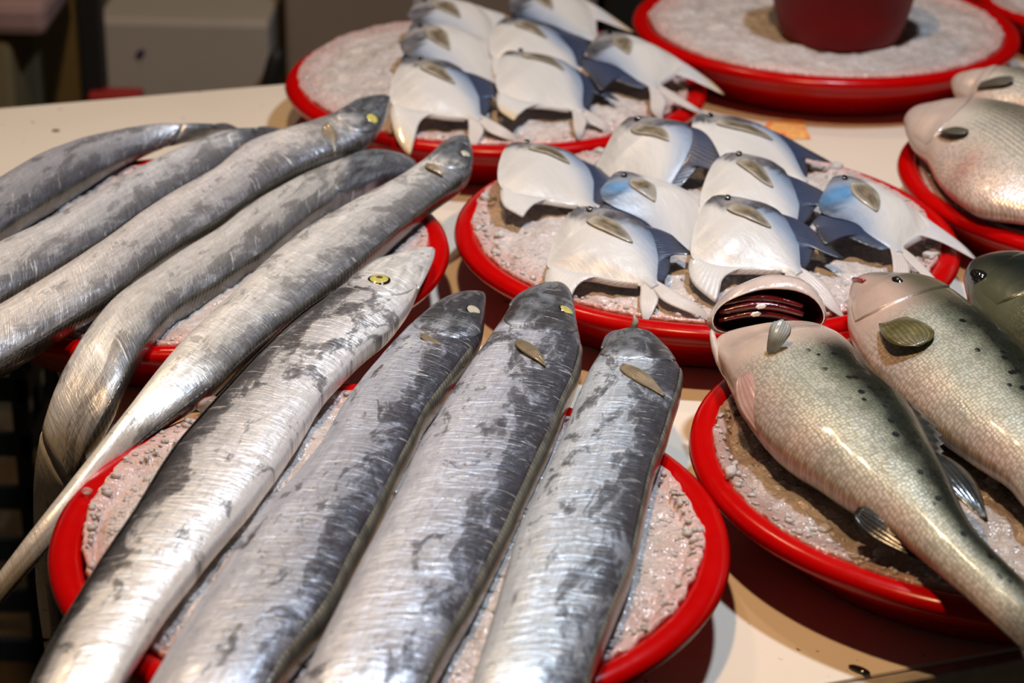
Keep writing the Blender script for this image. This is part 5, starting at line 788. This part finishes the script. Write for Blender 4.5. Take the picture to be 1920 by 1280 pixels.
for k, (mm, pos, X, Nn, disp) in POMFRET_POSES.items():
    pos, X, Nn = Vector(pos), Vector(X), Vector(Nn); Y = Nn.cross(X)*mm
    def wp(x, y, disp=disp):
        sw = .12; dx = dy = 0
        for a, b_, ex, ey in disp:
            q = math.exp(-((x-a)**2+(y-b_)**2)/(2*.17**2)); sw += q; dx += q*ex; dy += q*ey
        return x+dx/sw, y+dy/sw
    def W3(x, y, z): a, b_ = wp(x, y); return tuple(pos+X*(a*SC)+Y*(b_*SC)+Nn*z)
    blue = {'B8': 1.0, 'B7': .75, 'A4': .8, 'A6': .7, 'A7': .9, 'A3': .9, 'B6': .95, 'B1': .8}.get(k, .85)
    root = thing('pomfret', PLAB[k], 'fish', tuple(pos+X*.05-Nn*.012), 'silver pomfrets in the middle basin' if k[0] == 'B' else 'silver pomfrets in the back left basin')
    nx, ny = 64, 40; top, bot = np.array(BODY_TOP), np.array(BODY_BOT); xs = -.04+1.07*np.linspace(0, 1, nx)**1.15
    yt = np.interp(xs, top[:, 0], top[:, 1]); yb = np.interp(xs, bot[:, 0], bot[:, 1])
    for _ in range(2):
        yt[1:-1] = (yt[:-2]+2*yt[1:-1]+yt[2:])/4; yb[1:-1] = (yb[:-2]+2*yb[1:-1]+yb[2:])/4
    seed = sum(map(ord, k))
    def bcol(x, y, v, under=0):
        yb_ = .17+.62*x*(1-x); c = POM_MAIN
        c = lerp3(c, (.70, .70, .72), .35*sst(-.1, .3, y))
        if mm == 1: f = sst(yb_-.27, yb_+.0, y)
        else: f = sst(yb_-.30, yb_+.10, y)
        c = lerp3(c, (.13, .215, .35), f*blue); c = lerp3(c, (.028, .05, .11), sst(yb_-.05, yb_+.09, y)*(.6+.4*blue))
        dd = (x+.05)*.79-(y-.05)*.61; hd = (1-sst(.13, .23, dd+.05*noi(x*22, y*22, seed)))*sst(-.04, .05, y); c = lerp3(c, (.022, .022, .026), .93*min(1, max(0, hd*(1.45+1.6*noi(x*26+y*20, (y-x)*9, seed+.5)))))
        c = lerp3(c, (.36, .33, .31), .6*math.exp(-((x-.12)/.06)**2)*sst(.0, .1, y))
        if k in ('B8', 'B7'): c = lerp3(c, (.07, .26, .52), .85*math.exp(-((x-.24)/.13)**2-((y-.23)/.14)**2))
        gl = math.exp(-((x-.175-.35*(y-.05)**2)/.012)**2)*sst(-.28, -.1, y)*(1-sst(.12, .2, y)); c = lerp3(c, (.45, .41, .36), .35*gl)
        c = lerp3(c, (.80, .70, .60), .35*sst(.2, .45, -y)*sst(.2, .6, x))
        return (*c, 1)
    V, UV, T = [], [], []
    for i, x in enumerate(xs):
        hx = .0112*(min(1, max(0.0, (x+.045)/.42))**.62)*(1-.74*sst(.35, .97, x))
        for j in range(ny):
            a = 2*math.pi*j/ny; v = math.cos(a); sn = math.sin(a); y = (yt[i]+yb[i])/2+(yt[i]-yb[i])/2*v
            z = hx*math.copysign(abs(sn)**(1.9+1.1*sst(.0, .7, -v)), sn)*(1 if sn > 0 else .4 if v < 0 else .7); z += .0006*noi(x*7, y*7, seed)
            gstep = .0011*sst(.17, .19, x-.35*(y-.05)**2)*math.exp(-((y+.02)/.22)**2); z -= gstep if sn > 0 else 0
            V.append(W3(x, y, z)); UV.append((x, y)); T.append(bcol(x, y, v))
    F = grid_faces(nx, ny); F.append(tuple(range(ny))); F.append(tuple((nx-1)*ny+j for j in range(ny)))
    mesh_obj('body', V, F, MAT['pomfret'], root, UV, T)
    def fin(name, A_, B_, n, zf, colf, material='fin_pomfret', nc=9):
        a, b_ = curve(A_, n), curve(B_, n); V, UV, T = [], [], []
        for i in range(n):
            for j in range(nc):
                g = j/(nc-1); x, y = a[i]*(1-g)+b_[i]*g; V.append(W3(x, y, zf(x, y, g, i/(n-1)))); UV.append((i/(n-1), g)); T.append((*colf(x, y, g, i/(n-1)), 1))
        return mesh_obj(name, V, grid_faces(n, nc, False), MAT[material], root, UV, T, solid=.0007)
    fin('dorsal_fin', DF_IN, DF_OUT, 46, lambda x, y, g, u: -.0005-.0030*g-.004*max(0, g-.3)*(1-u),
        lambda x, y, g, u: lerp3(lerp3((.022, .038, .09), (.06, .066, .10), g), (.03, .033, .04), sst(.6, 1, g)*sst(.2, .5, u)*.9+.4*sst(.92, 1.04, x)))
    acol = (.60, .595, .585) if mm == 1 else (.58, .58, .60); ytip = (.62, .46, .22) if k[0] == 'A' else (.55, .55, .56)
    fin('anal_fin', AF_IN, AF_OUT, 46, lambda x, y, g, u: .0005-.0042*g*g,
        lambda x, y, g, u: lerp3(acol, ytip, sst(.55, .72, -y)*.8))
    if k == 'B8': dk = (.12, .13, .15)
    tc_ = (.60, .555, .53)
    def tz(x, y, g, u): return -.0035*sst(1.0, 1.4, x)
    fin('tail_fin', T1_A, T1_B, 26, tz, lambda x, y, g, u: lerp3(tc_, (.36, .31, .30), sst(.5, 1, u)), 'fin_tail_pomfret', 8)
    fin('tail_fin', T2_A, T2_B, 26, tz, lambda x, y, g, u: lerp3(tc_, (.30, .28, .28), sst(.6, 1, u)), 'fin_tail_pomfret', 8)
    # pectoral fin: long smoky blade lying back along the flank
    V, UV, T = [], [], []; n, nc = 18, 8
    for i in range(n):
        u = i/(n-1); cx_, cy_ = .165+.40*u, .075+.115*u-.03*u*u; wd = .075*(math.sin(math.pi*min(1, .12+.88*u)**.8))**.8+.004
        for j in range(nc):
            g = j/(nc-1)*2-1; x, y = cx_-.28*wd*g, cy_+wd*g*.95; hx = .0112*(min(1, max(0.0, (x+.045)/.42))**.62)*(1-.74*sst(.35, .97, x))
            half = (np.interp(x, xs, yt)-np.interp(x, xs, yb))/2; vv = (y-(np.interp(x, xs, yt)+np.interp(x, xs, yb))/2)/half; z = hx*max(0, 1-vv*vv)**.95+.0004+.0003*math.sin(math.pi*u)
            V.append(W3(x, y, z)); UV.append((u, j/(nc-1))); ct = lerp3((1.0, .95, .90), (.36, .36, .38), .55+1.2*noi(u*6, g*3, seed)); ed = max(abs(g)**3, 1-sst(0, .3, u), .55*sst(.75, 1, u)); T.append((*lerp3(ct, (2.6, 3.0, 3.8), min(.75, ed*.75)), 1))
    mesh_obj('pectoral_fin', V, grid_faces(n, nc, False), MAT['fin_brown'], root, UV, T, solid=.0004)
    ex, ey = .075, .135; p = Vector(W3(ex, ey, .0)); p = p+Nn*.0066
    dome('eye', p, Nn, X, .0030, .0030, .0012, MAT['black'], root, 18)

# ---------------------------------------------------------------- small things on the table
a, b_, c, d = (Vector(MARK[q]) for q in ('tagA', 'tagB', 'tagD', 'tagC'))
m, nt, bb = mat('price_slip_paper'); tc = N(nt, 'ShaderNodeTexCoord').outputs['Generated']
L(nt, mix(nt, ramp(nt, noise_(nt, mapping(nt, tc, (6, 14, 1)), 1, 3, .6, 1.5), [(.52, g3(0)), (.58, g3(1))]), (.86, .50, .16), (.70, .10, .04)), bb.inputs['Base Color']); bb.inputs['Roughness'].default_value = .4
V = [tuple(v+Vector((0, 0, z))) for z in (.0006, .0018) for v in (a, b_, c, d)]
tag(mesh_obj('price_slip', V, [(3, 2, 1, 0), (4, 5, 6, 7), (0, 1, 5, 4), (1, 2, 6, 5), (2, 3, 7, 6), (3, 0, 4, 7)], m, None, smooth=False, org=tuple(a)), 'small orange paper slip with red marks between the pomfret basin and the back basin', 'paper slip')

q = MARK['scrapA']; tag(mesh_obj('scrap', [tuple(v) for v in (ICO_V*np.array([.0085, .0035, .0016]))@np.array([[.8, -.6, 0], [.6, .8, 0], [0, 0, 1]])+np.array([q[0], q[1], q[2]+.0014])], ICO_F, MAT['black'], None, org=q), 'small black scrap on the table near its front edge strip', 'scrap')
q = MARK['scrapB']; tag(mesh_obj('scrap', [tuple(v) for v in (ICO_V*np.array([.0045, .003, .0012]))+np.array([q[0], q[1], q[2]+.001])], ICO_F, simple('brown_crumb', (.12, .09, .04), .7), None, org=q), 'tiny brown crumb on the bare table above the arched ribbon fish', 'scrap')
